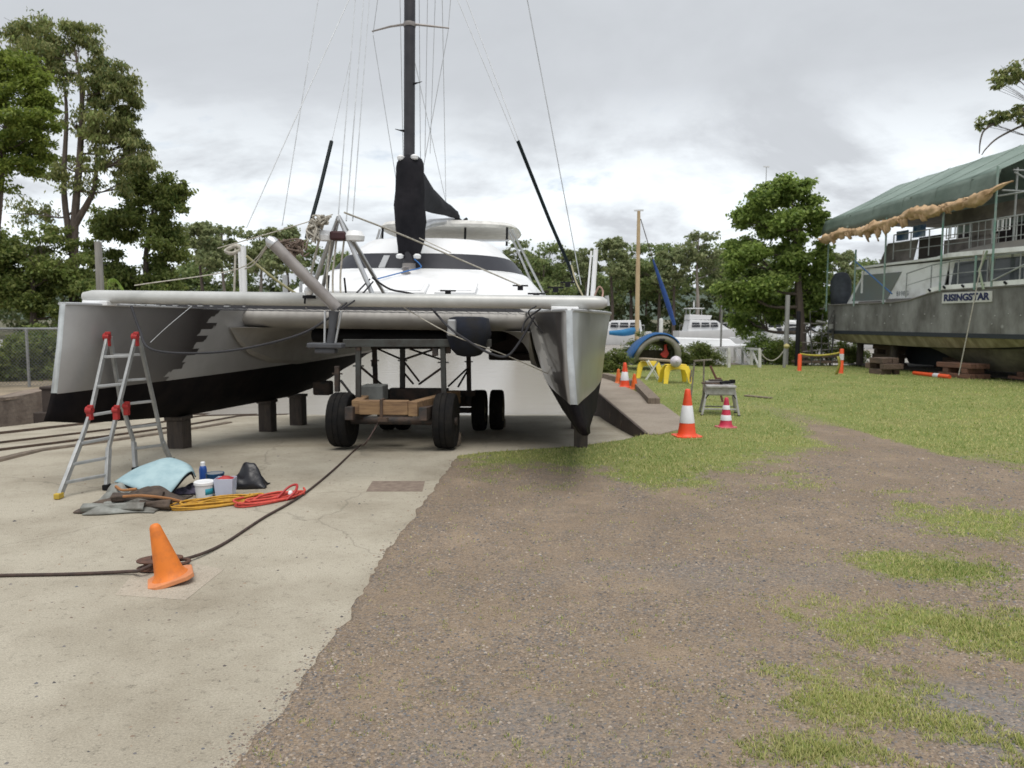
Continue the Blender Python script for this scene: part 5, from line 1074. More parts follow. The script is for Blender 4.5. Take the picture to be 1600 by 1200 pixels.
# ---------------- chain link fence ----------------
M_galv = M('galvanised tube', (.36, .37, .37), .55, .5, (.26, .26, .26), scale=5)
fn = thing('chain_link_fence', 'chain link fence on the sandy bank behind the left bow', 'fence', (0, 0, 0))
y0f = 17.3; xa, xe = -20.0, P(100, 560, y0f).x
zt = P(43, 514, y0f).z
mb = MB(); mb.tube([(xa, y0f, zt), (xe+3.5, y0f+.6, zt)], .028, 8); mb.build('top_rail', M_galv, fn, smooth=True)
for px in (-160, -60, 43, 146, 250):
    p = P(px, 560, y0f+.02); mb = MB(); mb.cyl((p.x, y0f+.03, -.05), (p.x-.0, y0f+.03, zt), .032, seg=10); mb.build('fence_post', M_galv, fn, smooth=True)
mb = MB(); st = .085; x = xa
while x < xe+3.5:
    for sg in (1, -1):
        x1 = x+sg*(zt-.05); mb.v += []; mb.bar((x, y0f+(.006*sg), .05), (x1, y0f+.006*sg, zt), .0045, .0045)
    x += st
mb.build('wire_mesh', M('wire mesh', (.26, .27, .27), .6, .4), fn)
# weathered post behind left hull deck
q = P(158, 480, 16.5); mb = MB(); mb.tube([(q.x, 16.5, -.1), (q.x, 16.5, P(158, 378, 16.5).z)], [.09, .075], 12)
tag(mb.build('pole', M('weathered pole', (.30, .29, .27), .85, 0, (.2, .19, .17), scale=3, stretch=(4, 4, .5)), smooth=True), 'weathered grey pole standing behind the deck of the left hull', 'pole')
mb = MB(); rq = random.Random(9)
lv = thing('palm_sprig', 'single bright green arching frond behind the left hull deck', 'plant', tuple(P(176, 470, 16.0)))
mb = MB(); pts = smooth_path([(-.16, 0, -1.6), (-.1, 0, .2), (-.02, 0, .46), (.12, 0, .38), (.28, 0, .05)], 5); mb.tube(pts, .008, 5)
for i, p in enumerate(pts[6:]):
    for sg in (-1, 1): mb.add([p, p+Vector((.03, .02*sg, .02)), p+Vector((.08, .06*sg, -.09))], [(0, 1, 2)])
mb.build('frond', M('frond green', (.22, .33, .05), .5, rnd=.2), lv)

# ---------------- ladder ----------------
ld = thing('step_ladder', 'aluminium folding ladder with red hinges standing against the left hull', 'ladder', tuple(G(180, 748)), 0)
LI = Matrix.Translation(-Vector(ld.location))
def LP(px, py, Y): return LI @ P(px, py, Y)
def Lg(px, py): return LI @ G(px, py, .01)
fa1 = [LP(168, 527, 7.30), LP(143, 640, 6.95), LP(126, 690, 6.82), Lg(92, 778)]
fb1 = [LP(212, 527, 7.38), LP(184, 640, 7.10), LP(170, 700, 7.0), Lg(167, 764)]
ba1 = [LP(172, 527, 7.36), LP(188, 625, 7.6), LP(209, 690, 7.75), Lg(212, 736)]
bb1 = [LP(217, 527, 7.44), LP(243, 640, 7.9), LP(254, 690, 8.0), Lg(268, 722)]
M_lad = M('ladder aluminium', (.42, .43, .43), .45, .4, (.30, .31, .31), scale=8)
def along(path, t):
    ls = [(path[i+1]-path[i]).length for i in range(len(path)-1)]; d = t*sum(ls)
    for i, l_ in enumerate(ls):
        if d <= l_ or i == len(ls)-1: return path[i].lerp(path[i+1], min(1, d/l_))
        d -= l_
for pth in (fa1, fb1, ba1, bb1):
    mb = MB()
    for i in range(3): mb.bar(pth[i], pth[i+1], .026 if i < 2 else .032, .05 if i < 2 else .058, (0, 1, 0))
    st_ = mb.build('stile', M_lad, ld, bevel=.004)
    mb = MB(); e = pth[-1]; mb.box(e+Vector((0, 0, .02)), (.05, .08, .05)); mb.build('foot', M('yellow foot', (.55, .38, .05), .6) if pth is fa1 else M_black, st_, bevel=.006)
for A_, B_, ts in ((fa1, fb1, (.13, .32, .50, .67, .80, .91)), (ba1, bb1, (.13, .32, .50, .68, .84))):
    for t_ in ts:
        mb = MB(); mb.bar(along(A_, t_), along(B_, t_), .034, .028); mb.build('rung', M_lad, ld, bevel=.005)
M_red = M('red plastic', (.42, .025, .025), .45)
for p, r_ in ((LP(170, 526, 7.33), .04), (LP(214, 526, 7.41), .04), (fa1[1], .04), (fb1[1], .036), (LP(200, 634, 7.6), .036)):
    mb = MB(); mb.cyl(p+Vector((-.03, -.035, 0)), p+Vector((.03, -.035, 0)), r_*.9, seg=14); mb.box(p+Vector((0, -.03, -.04)), (.05, .05, .11)); mb.box(p+Vector((.02, -.05, .035)), (.05, .03, .03)); mb.build('hinge', M_red, ld, bevel=.006)

# ---------------- traffic cones ----------------
M_cone = M('fluorescent red cone', (.80, .075, .02), .5, 0, (.52, .075, .035), scale=7, lo=.45, hi=.85, detail=8)
M_coneo = M('faded orange cone', (.70, .19, .02), .6, 0, (.42, .12, .03), scale=11, lo=.45, hi=.8, detail=9)
M_refl = M('reflective white band', (.68, .68, .70), .35, 0, (.60, .60, .62), scale=9)
M_pinkc = M('pinkish red cone', (.58, .035, .085), .5)
def cone(label, loc, h, br, tr_, bands, base, mat, bmat=None, tilt=None, rz=0, tip=.02, bt=.03):
    t = thing('traffic_cone', label, 'traffic cone', loc, rz, 'traffic cones')
    if tilt: t.rotation_euler = (tilt[0], tilt[1], rz)
    mb = MB(); R_ = lambda z: br+(tr_-br)*(z-bt)/(h-bt)
    mb.lathe([(br+.02, bt-.004), (br+.006, bt+.012)]+[(R_(z), z) for z in np.linspace(bt+.03, h-tip, 10)]+[(tr_*.8, h-.004), (tr_*.45, h)], (0, 0, 0), 32)
    mb.build('cone_body', mat, t, smooth=50)
    mb = MB(); b2 = base/2; c_ = b2*.3
    poly = [(b2-c_, -b2), (b2, -b2+c_), (b2, b2-c_), (b2-c_, b2), (-b2+c_, b2), (-b2, b2-c_), (-b2, -b2+c_), (-b2+c_, -b2)]
    mb.prism([(x, y, .0) for x, y in poly], (0, 0, bt)); mb.build('base', bmat or mat, t, bevel=.006)
    for z0, z1 in bands:
        mb = MB(); mb.lathe([(R_(z0)+.0005, z0), (R_(z0)+.003, z0+.002), (R_(z1)+.003, z1-.002), (R_(z1)+.0005, z1)], (0, 0, 0), 32); mb.build('reflective_band', M_refl, t, smooth=50)
    return t
q = G(1073, 683); cone('large red and white cone on the lawn corner by the concrete slab', q, .665, .125, .035, [(.20, .44)], .36, M_cone, rz=R(8))
q = G(1134, 669, 0); c2_ = cone('pinkish red cone with two white bands in front of the work platform', q, .46, .095, .026, [(.12, .20), (.28, .345)], .27, M_pinkc, M('faded pink base', (.60, .16, .17), .6), rz=R(20))
q = G(976, 606); cone('white banded red cone between two small plain orange cones', q, .60, .12, .035, [(.18, .38)], .33, M_cone, rz=R(5))
q = G(991, 609); cone('small plain orange cone right of the banded cone on the slab', q, .37, .085, .028, [], .22, M('orange cone', (.75, .13, .015), .5), rz=R(12))
q = G(966, 600); cone('small plain orange cone behind and left of the banded cone', q, .38, .08, .028, [], .2, M('orange cone far', (.72, .15, .03), .5), rz=R(40))
q = G(268, 908); cone('worn plain orange cone tilted over a rusty pulley block on the apron', (q.x, q.y+.0, .006), .37, .088, .028, [], .26, M_coneo, M('faded salmon base', (.66, .25, .10), .65, 0, (.5, .2, .09), scale=9), tilt=(R(-2), R(-13), 0), rz=R(27), bt=.03)
bpy.context.view_layer.update()
# rusty snatch block behind the cone
M_rust = M('rust', (.15, .075, .05), .85, .2, (.08, .045, .035), scale=14, bump=.6)
q = G(243, 892); sb = thing('pulley_block', 'rusty brown snatch block lying flat behind the tilted orange cone', 'pulley block', (q.x, q.y+.03, 0), R(18)); sb.scale = (.85, .85, .72)
mb = MB()
for z0, z1 in ((.015, .03), (.085, .10)):
    mb.prism([(math.cos(a)*.145*(1+.25*(math.cos(a) > .2)*math.cos(a)), math.sin(a)*.10, z0) for a in np.linspace(0, 2*math.pi, 26, endpoint=False)], (0, 0, z1-z0))
mb.build('side_plate', M_rust, sb, bevel=.004)
mb = MB(); mb.lathe([(.02, .032), (.088, .032), (.076, .05), (.076, .066), (.088, .083), (.02, .083)], (-.02, 0, 0), 24); mb.build('sheave', M_rust, sb, smooth=40)
mb = MB(); mb.cyl((-.02, 0, 0), (-.02, 0, .125), .022, seg=12); mb.tube(smooth_path([(.10, -.05, .05), (.19, -.05, .05), (.22, 0, .05), (.19, .05, .05), (.10, .05, .05)]), .016, 8); mb.build('shackle', M_rust, sb, smooth=40)
# winch cable
pts = [G(-60, 901, .012), G(0, 899, .012), G(110, 897, .012), G(200, 893, .02), G(222, 890, .05), G(260, 872, .055), G(290, 873, .03), G(345, 852, .012), G(410, 810, .012), G(470, 775, .012), G(520, 735, .012), G(560, 698, .02), Vector((-1.72, 8.55, .16)), Vector((-1.62, 8.86, .36))]
mb = MB(); mb.tube(smooth_path(pts, 8), .011, 7); tag(mb.build('winch_cable', M('brown cable', (.085, .055, .045), .8, .2, (.05, .035, .03), scale=20), smooth='all'), 'brown steel winch cable running across the apron to the trolley', 'cable')

# ---------------- paint gear and ropes by the ladder ----------------
q0 = G(300, 778)
bs_s = .88
M_bluefoam = M('pale blue sheet', (.34, .47, .50), .6, 0, (.24, .36, .40), scale=5, bump=.2, bscale=12)
M_silvb = M('grey sheeting', (.25, .26, .24), .55, 0, (.10, .09, .075), scale=5, bump=.5, bscale=18)
M_brnb = M('dark brown canvas', (.05, .038, .032), .85, 0, (.10, .07, .05), scale=9, bump=.7, bscale=20)
# tangled tarpaulin under the blue sheet
q = G(215, 790); tp = thing('folded_tarpaulin', 'crumpled grey and brown tarpaulin spread under the pale blue sheet', 'tarpaulin', (q.x, q.y, 0), R(6))
def lump(w_, d_, h_, off, mat, nm, seed, nf=7, par=None, fold=.25):
    r_ = random.Random(seed); g = []; ph = [r_.uniform(0, 6) for _ in range(5)]
    for i in range(30):
        u = i/29; row = []
        for j in range(16):
            v = j/15; e = max(0, 1-abs(2*u-1)**3)*max(0, 1-abs(2*v-1)**2.5)
            z = h_*e*(.62+fold*math.sin(nf*u+ph[0]+3*v)+fold*.7*math.sin(nf*1.9*v+ph[1]+4*u)+fold*.3*math.sin(21*u+13*v+ph[2]))
            row.append((off[0]+(u-.5)*w_*(1+.10*math.sin(5*v+ph[3])), off[1]+(v-.5)*d_*(1+.12*math.sin(6*u+ph[4])), off[2]+max(.006, z)))
        g.append(row)
    mb = MB(); mb.sheet(g, .008); return mb.build(nm, mat, par, smooth='all')
lump(.78, .50, .17, (0, .03, 0), M_brnb, 'dark_layer', 4, par=tp)
lump(.62, .34, .12, (-.04, -.12, .0), M_silvb, 'grey_layer', 8, par=tp, nf=5)
lump(.3, .25, .15, (-.2, .08, .03), M_silvb, 'grey_fold', 11, par=tp)
for (x, y, z, l_, m_, rr) in ((-.1, -.22, .045, .5, M_silvb, .042), (.22, -.19, .05, .26, M_brnb, .045), (.05, -.10, .10, .42, M_brnb, .045)):
    mb = MB(); rings = []
    for k in range(9):
        u = k/8; rings.append([Vector((x+(u-.5)*l_, y+.02*math.sin(u*4)+math.cos(a)*rr*(1+.2*math.sin(3*a+u*4)), z+math.sin(a)*rr*(.8+.2*math.sin(2*a+u*5)))) for a in np.linspace(0, 5.6, 18)])
    mb.sheet(rings, .006); mb.build('rolled_edge', m_, tp, smooth='all')
mb = MB(); mb.tube(smooth_path([(-.05, -.16, .12), (.12, -.19, .13), (.3, -.14, .09), (.4, -.1, .05)]), .012, 6); mb.tube(smooth_path([(-.18, .02, .17), (-.1, -.05, .15), (.02, -.06, .16)]), .012, 6); mb.build('orange_hem', M('orange brown hem', (.35, .16, .06), .8), tp, smooth=True)
# pale blue foam sheet
q = G(240, 775); bs = thing('blue_sheet', 'pale blue curved foam sheet lying on the crumpled tarpaulin', 'sheet', (q.x+.02, q.y, 0), R(2)); bs.scale = (.88, .88, .82)
CTL = [[(-.38, -.06, .17), (-.28, -.12, .17), (-.12, -.20, .135), (.06, -.24, .10), (.24, -.26, .06)],
       [(-.30, .04, .24), (-.18, .0, .26), (-.03, -.05, .245), (.12, -.10, .22), (.29, -.15, .16)],
       [(-.20, .16, .30), (-.08, .13, .33), (.05, .08, .31), (.18, .03, .28), (.33, -.05, .24)],
       [(-.08, .26, .33), (.02, .24, .37), (.12, .20, .36), (.24, .13, .33), (.36, .04, .26)],
       [(.0, .34, .30), (.08, .33, .32), (.17, .30, .31), (.28, .22, .27), (.36, .12, .18)]]
rows = [smooth_path([Vector(p) for p in r_], 5) for r_ in CTL]; cols = []
for j in range(len(rows[0])): cols.append(smooth_path([rows[i][j] for i in range(5)], 5))
mb = MB(); mb.sheet(cols, .014); bo = mb.build('foam_skin', M_bluefoam, bs, smooth='all')
mb = MB(); mb.sheet([[p-Vector((0, 0, .02)) for p in c] for c in cols], -.012); mb.build('black_backing', M_black, bs, smooth='all')
mb = MB(); 
# buckets, bottle, bag
M_pail = M('white pail', (.72, .73, .75), .45, 0, (.66, .67, .69), scale=6)
M_pailt = M('translucent tub', (.50, .54, .66), .3, 0, (.45, .48, .60), scale=6)
M_blu = M('blue label', (.02, .14, .32), .5)
q = G(320, 777); bk = thing('paint_bucket', 'small white plastic bucket with a lid and blue label in front of the other tubs', 'bucket', tuple(q)); 
mb = MB(); mb.lathe([(.066, 0), (.072, .004), (.082, .125), (.082, .13)], (0, 0, 0), 28); mb.build('pail', M_pail, bk, smooth=40)
mb = MB(); mb.lathe([(.086, .12), (.090, .123), (.090, .145), (.084, .15), (.07, .147)], (0, 0, 0), 28); mb.build('lid', M_white, bk, smooth=40)
mb = MB(); n_ = 8
rg = [[Vector((math.cos(a)*(.0745+.085*(z-.02)), math.sin(a)*(.0745+.085*(z-.02)), z)) for a in np.linspace(-1.1, .05, n_)] for z in (.035, .09)]
mb.sheet(rg, .0025); mb.build('label', M('teal label', (.03, .35, .45), .5), bk, smooth='all')
q = G(353, 775); b2_ = thing('tub', 'translucent lilac tub with red contents right of the white bucket', 'tub', tuple(q), R(4))
mb = MB(); rr_ = lambda s, z: [Vector((x*s, y*s, z)) for x, y in ((-.085, -.07), (.085, -.07), (.085, .07), (-.085, .07))]
mb.loft([rr_(.85, 0), rr_(1, .17), rr_(.95, .17), rr_(.82, .02)], True, True, True); mb.build('wall', M_pailt, b2_, bevel=.008)
mb = MB(); mb.loft([rr_(.9, .13), rr_(.93, .155), rr_(.3, .185)], True, True, True); mb.build('red_contents', M_red, b2_, bevel=.01)
q = G(337, 768); b3 = thing('paint_tin', 'dark blue paint tin standing behind the white bucket', 'paint tin', tuple(q))
mb = MB(); mb.lathe([(.08, 0), (.082, .004), (.08, .01), (.08, .165), (.083, .17), (.083, .178), (.075, .178), (.072, .172)], (0, 0, 0), 28); mb.build('tin', M('dark blue tin', (.015, .07, .16), .4), b3, smooth=40)
mb = MB(); mb.lathe([(.071, .172), (.071, .176), (.03, .176)], (0, 0, 0), 28); mb.build('lid', M_alu, b3)
q = G(318, 757); b4 = thing('bottle', 'blue bottle with a white cap standing behind the paint tin', 'bottle', tuple(q))
mb = MB(); mb.lathe([(.034, 0), (.036, .01), (.036, .15), (.03, .175), (.018, .19)], (0, 0, 0), 20); mb.build('bottle_body', M('blue bottle', (.02, .08, .32), .35), b4, smooth=40)
mb = MB(); mb.lathe([(.022, .185), (.022, .22), (.016, .225)], (0, 0, 0), 16); mb.build('cap', M_white, b4, smooth=40)
q = G(300, 770); lmp = tag(lump(.30, .2, .11, (q.x, q.y, 0), M('navy rag', (.02, .022, .035), .9, 0, (.15, .13, .2), scale=12, bump=.6), 'rag', 21), 'dark navy rags heaped between the blue sheet and the white bucket', 'rags')
q = G(388, 760); tag(lump(.36, .24, .26, (q.x, q.y, 0), M('black plastic bag', (.012, .012, .016), .35, bump=.5, bscale=9), 'bin_bag', 25, fold=.18), 'black plastic bag slumped behind the lilac tub', 'bag')
# yellow rope coil
rq = random.Random(12)
def coil(name, label, c, ax, ay, rot, turns, r, mat, hmax, shape=2.0):
    pts = []; n = 22*turns
    for i in range(n+1):
        a = 2*math.pi*i/22; k = i//22; jr = 1-.07*(k % 7)-.03*math.sin(k*2.3)+.025*math.sin(3*a+k*1.7)+.03*math.sin(a*2+k)
        x = math.copysign(abs(math.cos(a))**(2/shape), math.cos(a))*ax*jr; y = math.copysign(abs(math.sin(a))**(2/shape), math.sin(a))*ay*(jr+.1*math.sin(k*1.3))
        z = r+hmax*(i/n)*(.6+.4*math.sin(a*1.5+k))
        pts.append((c.x+x*math.cos(rot)-y*math.sin(rot), c.y+x*math.sin(rot)+y*math.cos(rot), z))
    mb = MB(); mb.tube(pts, r, 6); return tag(mb.build(name, mat, smooth='all'), label, 'rope', 'coiled ropes on the apron')
c = G(342, 788); coil('rope_coil', 'yellow rope coil lying flattened in front of the buckets', c, .38, .12, R(33), 11, .0085, M('yellow rope', (.55, .30, .03), .8, 0, (.38, .20, .03), scale=30), .05)
c = G(424, 782); coil('rope_coil', 'red rope coil lying between the yellow coil and the winch cable', c, .33, .11, R(48), 8, .0095, M('red rope', (.62, .085, .06), .8, 0, (.45, .06, .045), scale=30), .05, 2.6)
mb = MB(); q = G(452, 772, .06); mb.tube(smooth_path([q+Vector((-.1, -.05, -.03)), q+Vector((-.02, .05, .05)), q+Vector((.05, .06, .07)), q+Vector((.06, -.02, .03)), q+Vector((.0, -.1, -.03))]), .012, 6); mb.build('end_loop', M_red, bpy.data.objects['rope_coil.001'], smooth='all')
mb = MB(); mb.lathe([(.0, -.02), (.02, -.012), (.022, 0), (.015, .015), (0, .02)], q+Vector((.02, -.03, .02)), 12); mb.build('end_bead', M_white, bpy.data.objects['rope_coil.001'], smooth=True)

# ---------------- lawn clutter ----------------
# work platform
q = G(1125, 650); wp = thing('work_platform', 'small battered aluminium work platform with black tools on top beside the pink cone', 'work platform', (q.x, q.y, 0), R(-9))
WI = (Matrix.Translation((q.x, q.y, 0)) @ Matrix.Rotation(R(-9), 4, 'Z')).inverted()
M_plat = M('paint splashed aluminium', (.50, .50, .49), .5, .3, (.33, .31, .29), scale=14)
hh = .50; tw = .24; td = .30
mb = MB(); mb.box((0, td/2, hh), (tw*2, td+.22, .035)); mb.build('deck', M_plat, wp, bevel=.006)
mb = MB(); mb.box((0, -.05, hh-.07), (tw*2-.02, .02, .13)); mb.box((-tw+.01, td/2, hh-.07), (.02, td+.1, .13)); mb.build('apron', M_plat, wp, bevel=.004)
for sx in (-1, 1):
    for sy, m_ in ((0, M_plat), (1, M_alud)):
        mb = MB(); a_ = Vector((sx*(tw-.03), sy*td, hh)); b_ = Vector((sx*(tw+.06), sy*(td+.12)-.06, 0.015)); mb.bar(a_, b_, .035, .05, (0, 1, 0)); lg = mb.build('leg', m_, wp, bevel=.004)
        mb = MB(); mb.box(b_, (.05, .065, .03)); mb.build('foot', M_black, lg, bevel=.005)
for z in (.12, .36):
    k = (hh-z)/hh; w2 = tw-.03+.09*k
    mb = MB(); mb.bar((-w2, -.06*k, z), (w2, -.06*k, z), .04, .025); mb.build('step', M_plat, wp, bevel=.004)
    if z < .2: mb = MB(); mb.bar((-w2, td+.07*k, z), (w2, td+.07*k, z), .03, .02); mb.build('step', M_alud, wp, bevel=.004)
for sx in (-1, 1):
    mb = MB(); mb.tube(smooth_path([(sx*(tw-.0), -.05, .30), (sx*(tw-.06), -.05, .38), (sx*(tw-.14), -.05, .42)]), .009, 6); mb.build('bracket', M_black, wp, smooth=True)
tg = thing('grinder', 'black power tool lying on the work platform', 'power tool', tuple(WI.inverted() @ Vector((.10, .10, hh+.02))), R(20))
mb = MB(); mb.tube([(-.12, 0, .035), (0, 0, .04), (.10, 0, .035)], [.022, .032, .026], 12); mb.box((.12, 0, .05), (.07, .07, .06)); mb.build('tool_body', M_black, tg, smooth=40)
mb = MB(); mb.cyl((.12, 0, .012), (.12, 0, .02), .055, seg=20); mb.build('disc', M_alud, tg)
bo_ = thing('board_stack', 'dark stained boards laid across the back of the work platform', 'boards', tuple(WI.inverted() @ Vector((-.10, .22, hh+.02))), R(-12))
for k in range(3):
    mb = MB(); mb.box((.03*k-.02, .01*k, .012+.026*k), (.34-.06*k, .16-.03*k, .022), Matrix.Rotation(.12*k, 3, 'Z')); mb.build('board', [M_tdk, M_alud, M_blk][k], bo_, bevel=.003)
# rusty stand behind it
Yt = 14.2
st_ = thing('steel_stand', 'rusty grey T shaped stand with a leaning lever behind the work platform', 'stand', (P(1105, 600, Yt).x, Yt, 0))
SI = Matrix.Translation(-Vector(st_.location))
def SP(px, py, Y=Yt): return SI @ P(px, py, Y)
M_stand = M('weathered stand', (.28, .26, .22), .8, .2, (.13, .10, .08), scale=8, bump=.4)
mb = MB(); mb.bar(SP(1084, 564), SP(1112, 562, Yt+.1), .05, .03); mb.build('top_bar', M_stand, st_, bevel=.004)
mb = MB(); p_ = SP(1100, 564); mb.bar(p_, Vector((p_.x, p_.y, 0)), .028, .028, (0, 1, 0)); mb.build('upright', M_stand, st_, bevel=.004)
mb = MB(); p_ = SP(1085, 566); mb.bar(p_, Vector((p_.x-.06, p_.y, 0)), .03, .025, (0, 1, 0)); mb.build('leg', M_stand, st_, bevel=.004)
mb = MB(); mb.bar(SP(1110, 572), SP(1122, 598), .035, .05, (0, 1, 0)); mb.box(SP(1123, 595), (.09, .06, .12)); p_ = SP(1122, 598); mb.bar(p_, (p_.x+.1, p_.y, 0), .035, .035, (0, 1, 0)); mb.build('lever', M('rusty red lever', (.16, .07, .055), .8), st_, bevel=.004)
# yellow plastic trestles
M_yel = M('yellow plastic', (.80, .60, .03), .45, 0, (.70, .50, .03), scale=5)
def trestle(px0, px1, ytop, Y, label, z_top=None, rz=0, w2=None):
    a = P(px0, 597, Y); b = P(px1, 597, Y); cx_ = (a.x+b.x)/2; hw = (b.x-a.x)/2; h_ = P(px0, ytop, Y).z
    t = thing('trestle', label, 'trestle', (cx_, Y, 0), rz, 'yellow plastic trestles')
    for dy in (-.12, .12):
        outer = [(-hw-.04, 0), (-hw+.0, h_*.72), (-hw*.86, h_*.97), (-hw*.7, h_), (hw*.7, h_), (hw*.86, h_*.97), (hw, h_*.72), (hw+.04, 0)]
        inner = [(hw-.07, 0), (hw-.12, h_*.5), (hw*.55, h_*.74), (hw*.2, h_*.80), (-hw*.2, h_*.80), (-hw*.55, h_*.74), (-hw+.12, h_*.5), (-hw+.07, 0)]
        mb = MB(); mb.prism([(x, dy*(1+1.0*(1-z/h_))-.02, z) for x, z in outer+inner], (0, .04, 0)); mb.build('arched_frame', M_yel, t, bevel=.012)
    mb = MB(); mb.box((0, 0, h_+.012), (hw*1.5, .26, .035)); mb.build('top_rail', M_yel, t, bevel=.012)
    return t
trestle(996, 1032, 566, 20.3, 'yellow plastic trestle farther left with its back to the tilted dinghy', rz=R(-8))
trestle(1034, 1076, 571, 18.6, 'nearer right yellow plastic trestle carrying the end of the plank', rz=R(6))
a = P(1003, 561.5, 20.3); b = P(1056, 566.5, 18.6); mb = MB(); mb.bar(a+Vector((0, 0, .02)), b+Vector((0, 0, .03)), .2, .05); tag(mb.build('plank', M('pale plank', (.40, .32, .22), .8), bevel=.006), 'pale timber plank lying across the two yellow trestles', 'plank')
p_ = P(1056, 565, 18.35); mb = MB(); mb.lathe([(.0, -.15), (.06, -.14), (.115, -.09), (.14, -.02), (.14, .03), (.11, .10), (.06, .135), (.03, .15), (.028, .19), (0, .19)], p_+Vector((0, -.0, .0)), 28, M3=Matrix.Rotation(R(80), 3, 'X'))
tag(mb.build('buoy', M('off white buoy', (.62, .58, .62), .5, 0, (.5, .46, .5), scale=12), smooth=50), 'round off white buoy resting against the plank end over the right yellow trestle', 'buoy')
ws_ = thing('folding_frame', 'thin white folding frame standing under the plank between the yellow trestles', 'frame', (P(1021, 590, 19.4).x, 19.4, 0))
mb = MB(); 
for s_ in (-1, 1): mb.cyl((s_*.18, -.05*s_, 0), (-s_*.14, .05*s_, .55), .012, seg=6); mb.cyl((s_*.18, .25+.05*s_, 0), (-s_*.14, .25+.05*s_, .5), .012, seg=6)
mb.cyl((.14, -.05, .5), (.14, .3, .5), .012, seg=6); mb.cyl((-.14, -.05, .5), (-.14, .3, .5), .012, seg=6); mb.build('frame_tube', M_white, ws_, smooth=True)
a_ = G(1078, 600); tag(beam('stake', (a_.x, a_.y, 0), (a_.x+.03, a_.y, .35), .04, .03, 'x', 'stake', mat=M_stand), 'short grey stake in the lawn between trestle and steel stand', 'stake')
# tilted inflatable dinghy
Yd = 23.0; dg = thing('inflatable_dinghy', 'grey inflatable dinghy with blue cover propped on its side before the shrubs', 'dinghy', (P(1030, 570, Yd).x, Yd, 0), 0)
DI = Matrix.Translation(-Vector(dg.location))
def DP(px, py, Y=Yd): return DI @ P(px, py, Y)
arch = smooth_path([DP(990, 562, Yd+.2), DP(997, 549), DP(1006, 538), DP(1018, 530), DP(1031, 527), DP(1044, 529), DP(1054, 536), DP(1059, 547), DP(1059, 562, Yd+.1)], 5)
M_tube = M('grey inflatable fabric', (.27, .255, .22), .75, 0, (.20, .19, .16), scale=4)
mb = MB(); mb.tube([p+Vector((0, 0, -.02)) for p in arch], .10, 16); tb = mb.build('inflatable_tube', M_tube, dg, smooth=True)
arch2 = [p+Vector((0, 1.6, -.15)) for p in arch]; mb = MB(); mb.tube(arch2, .12, 12); mb.build('far_tube', M_tube, dg, smooth=True)
cen = sum(arch, Vector())/len(arch)
mb = MB(); g = [[p.lerp(cen, -.0)+Vector((0, .05+1.6*v, -.02)) for v in (0, .5, 1)] for p in arch]; mb.sheet(g, .02); mb.build('boat_floor', M('dark inside', (.07, .075, .055), .8), dg, smooth='all')
mb = MB(); g = []
for i, p in enumerate(arch[:32]):
    d = (p-cen).normalized(); k_ = .125*(1 if i > 2 else .8); g.append([p+Vector((0, -.10, 0))+d*(k_-.03), p+d*(k_+.015), p+Vector((0, .5, 0))+d*(k_+.01), p+Vector((0, 1.6, -.1))+d*k_])
mb.sheet(g, .014); mb.build('blue_cover', M('blue cover', (.006, .06, .19), .75, 0, (.008, .09, .25), scale=3, bump=.3, bscale=9), dg, smooth='all')
mb = MB(); p_ = DP(1033, 531)+Vector((0, -.16, 0)); mb.box(p_, (.17, .04, .07)); mb.build('handle', M_black, dg, bevel=.015)
mb = MB(); p_ = DP(1042, 550)+Vector((0, .25, .0)); mb.prism([p_+Vector(v) for v in ((-.16, 0, -.08), (-.03, 0, .04), (-.04, 0, .22), (.05, 0, .24), (.06, 0, .08), (.13, 0, -.06), (.05, 0, -.20), (-.06, 0, -.19))], (0, .08, 0)); mb.build('red_motor_cover', M('red cloth', (.60, .05, .04), .6), dg, bevel=.02)
mb = MB(); mb.box(DP(1030, 562)+Vector((0, .7, .05)), (1.0, .1, .45)); mb.build('transom', M_blk, dg, bevel=.02)
# bollards, tape, fallen bollard
M_oran = M('orange bollard', (.80, .10, .02), .5, 0, (.65, .08, .02), scale=5)
def boll(px, py, htp, label, band_):
    q = G(px, py); h_ = .0+P(px, htp, q.y).z; t = thing('bollard', label, 'bollard', tuple(q), 0, 'orange roadside bollards'); 
    mb = MB(); mb.lathe([(.085, 0), (.07, .02), (.062, .05), (.058, h_-.02), (.045, h_)], (0, 0, 0), 16); mb.build('post', M_oran, t, smooth=40)
    if band_: mb = MB(); mb.lathe([(.062, h_*.55), (.066, h_*.55+.003), (.066, h_*.8), (.062, h_*.8)], (0, 0, 0), 16); mb.build('reflective_band', M_refl, t, smooth=40)
    return q, h_
qa, ha = boll(1249, 580, 553, 'short orange bollard holding the left end of the yellow tape', False)
qb, hb_ = boll(1314, 584, 545, 'white banded orange bollard at the right end of the yellow tape', True)
mb = MB(); pts = sag((qa.x, qa.y, ha-.02), (qb.x, qb.y, .62), .07, 14); g = [[p, p+Vector((0, .01, .05))] for p in pts]; mb.sheet(g, .004); tag(mb.build('barrier_tape', M('yellow tape', (.50, .42, .06), .6), smooth='all'), 'yellow barrier tape sagging between the two upright orange bollards', 'tape')
mb = MB(); q = G(1308, 586); g = [[Vector((q.x+.05*math.sin(v*4)+.05*u, q.y+.03*u, .55*(1-v))) for u in (-1, 0, 1)] for v in np.linspace(0, 1, 7)]; mb.sheet(g, .01); tag(mb.build('tape_tail', M('dull yellow strip', (.30, .28, .05), .7), smooth='all'), 'loose end of yellow tape hanging beside the white banded bollard', 'tape')
a = G(1428, 583, .06); b = G(1484, 589, .06); fb_ = thing('bollard', 'orange bollard with a white band lying fallen on the grass beside the timber pile', 'bollard', tuple(a), 0, 'orange roadside bollards')
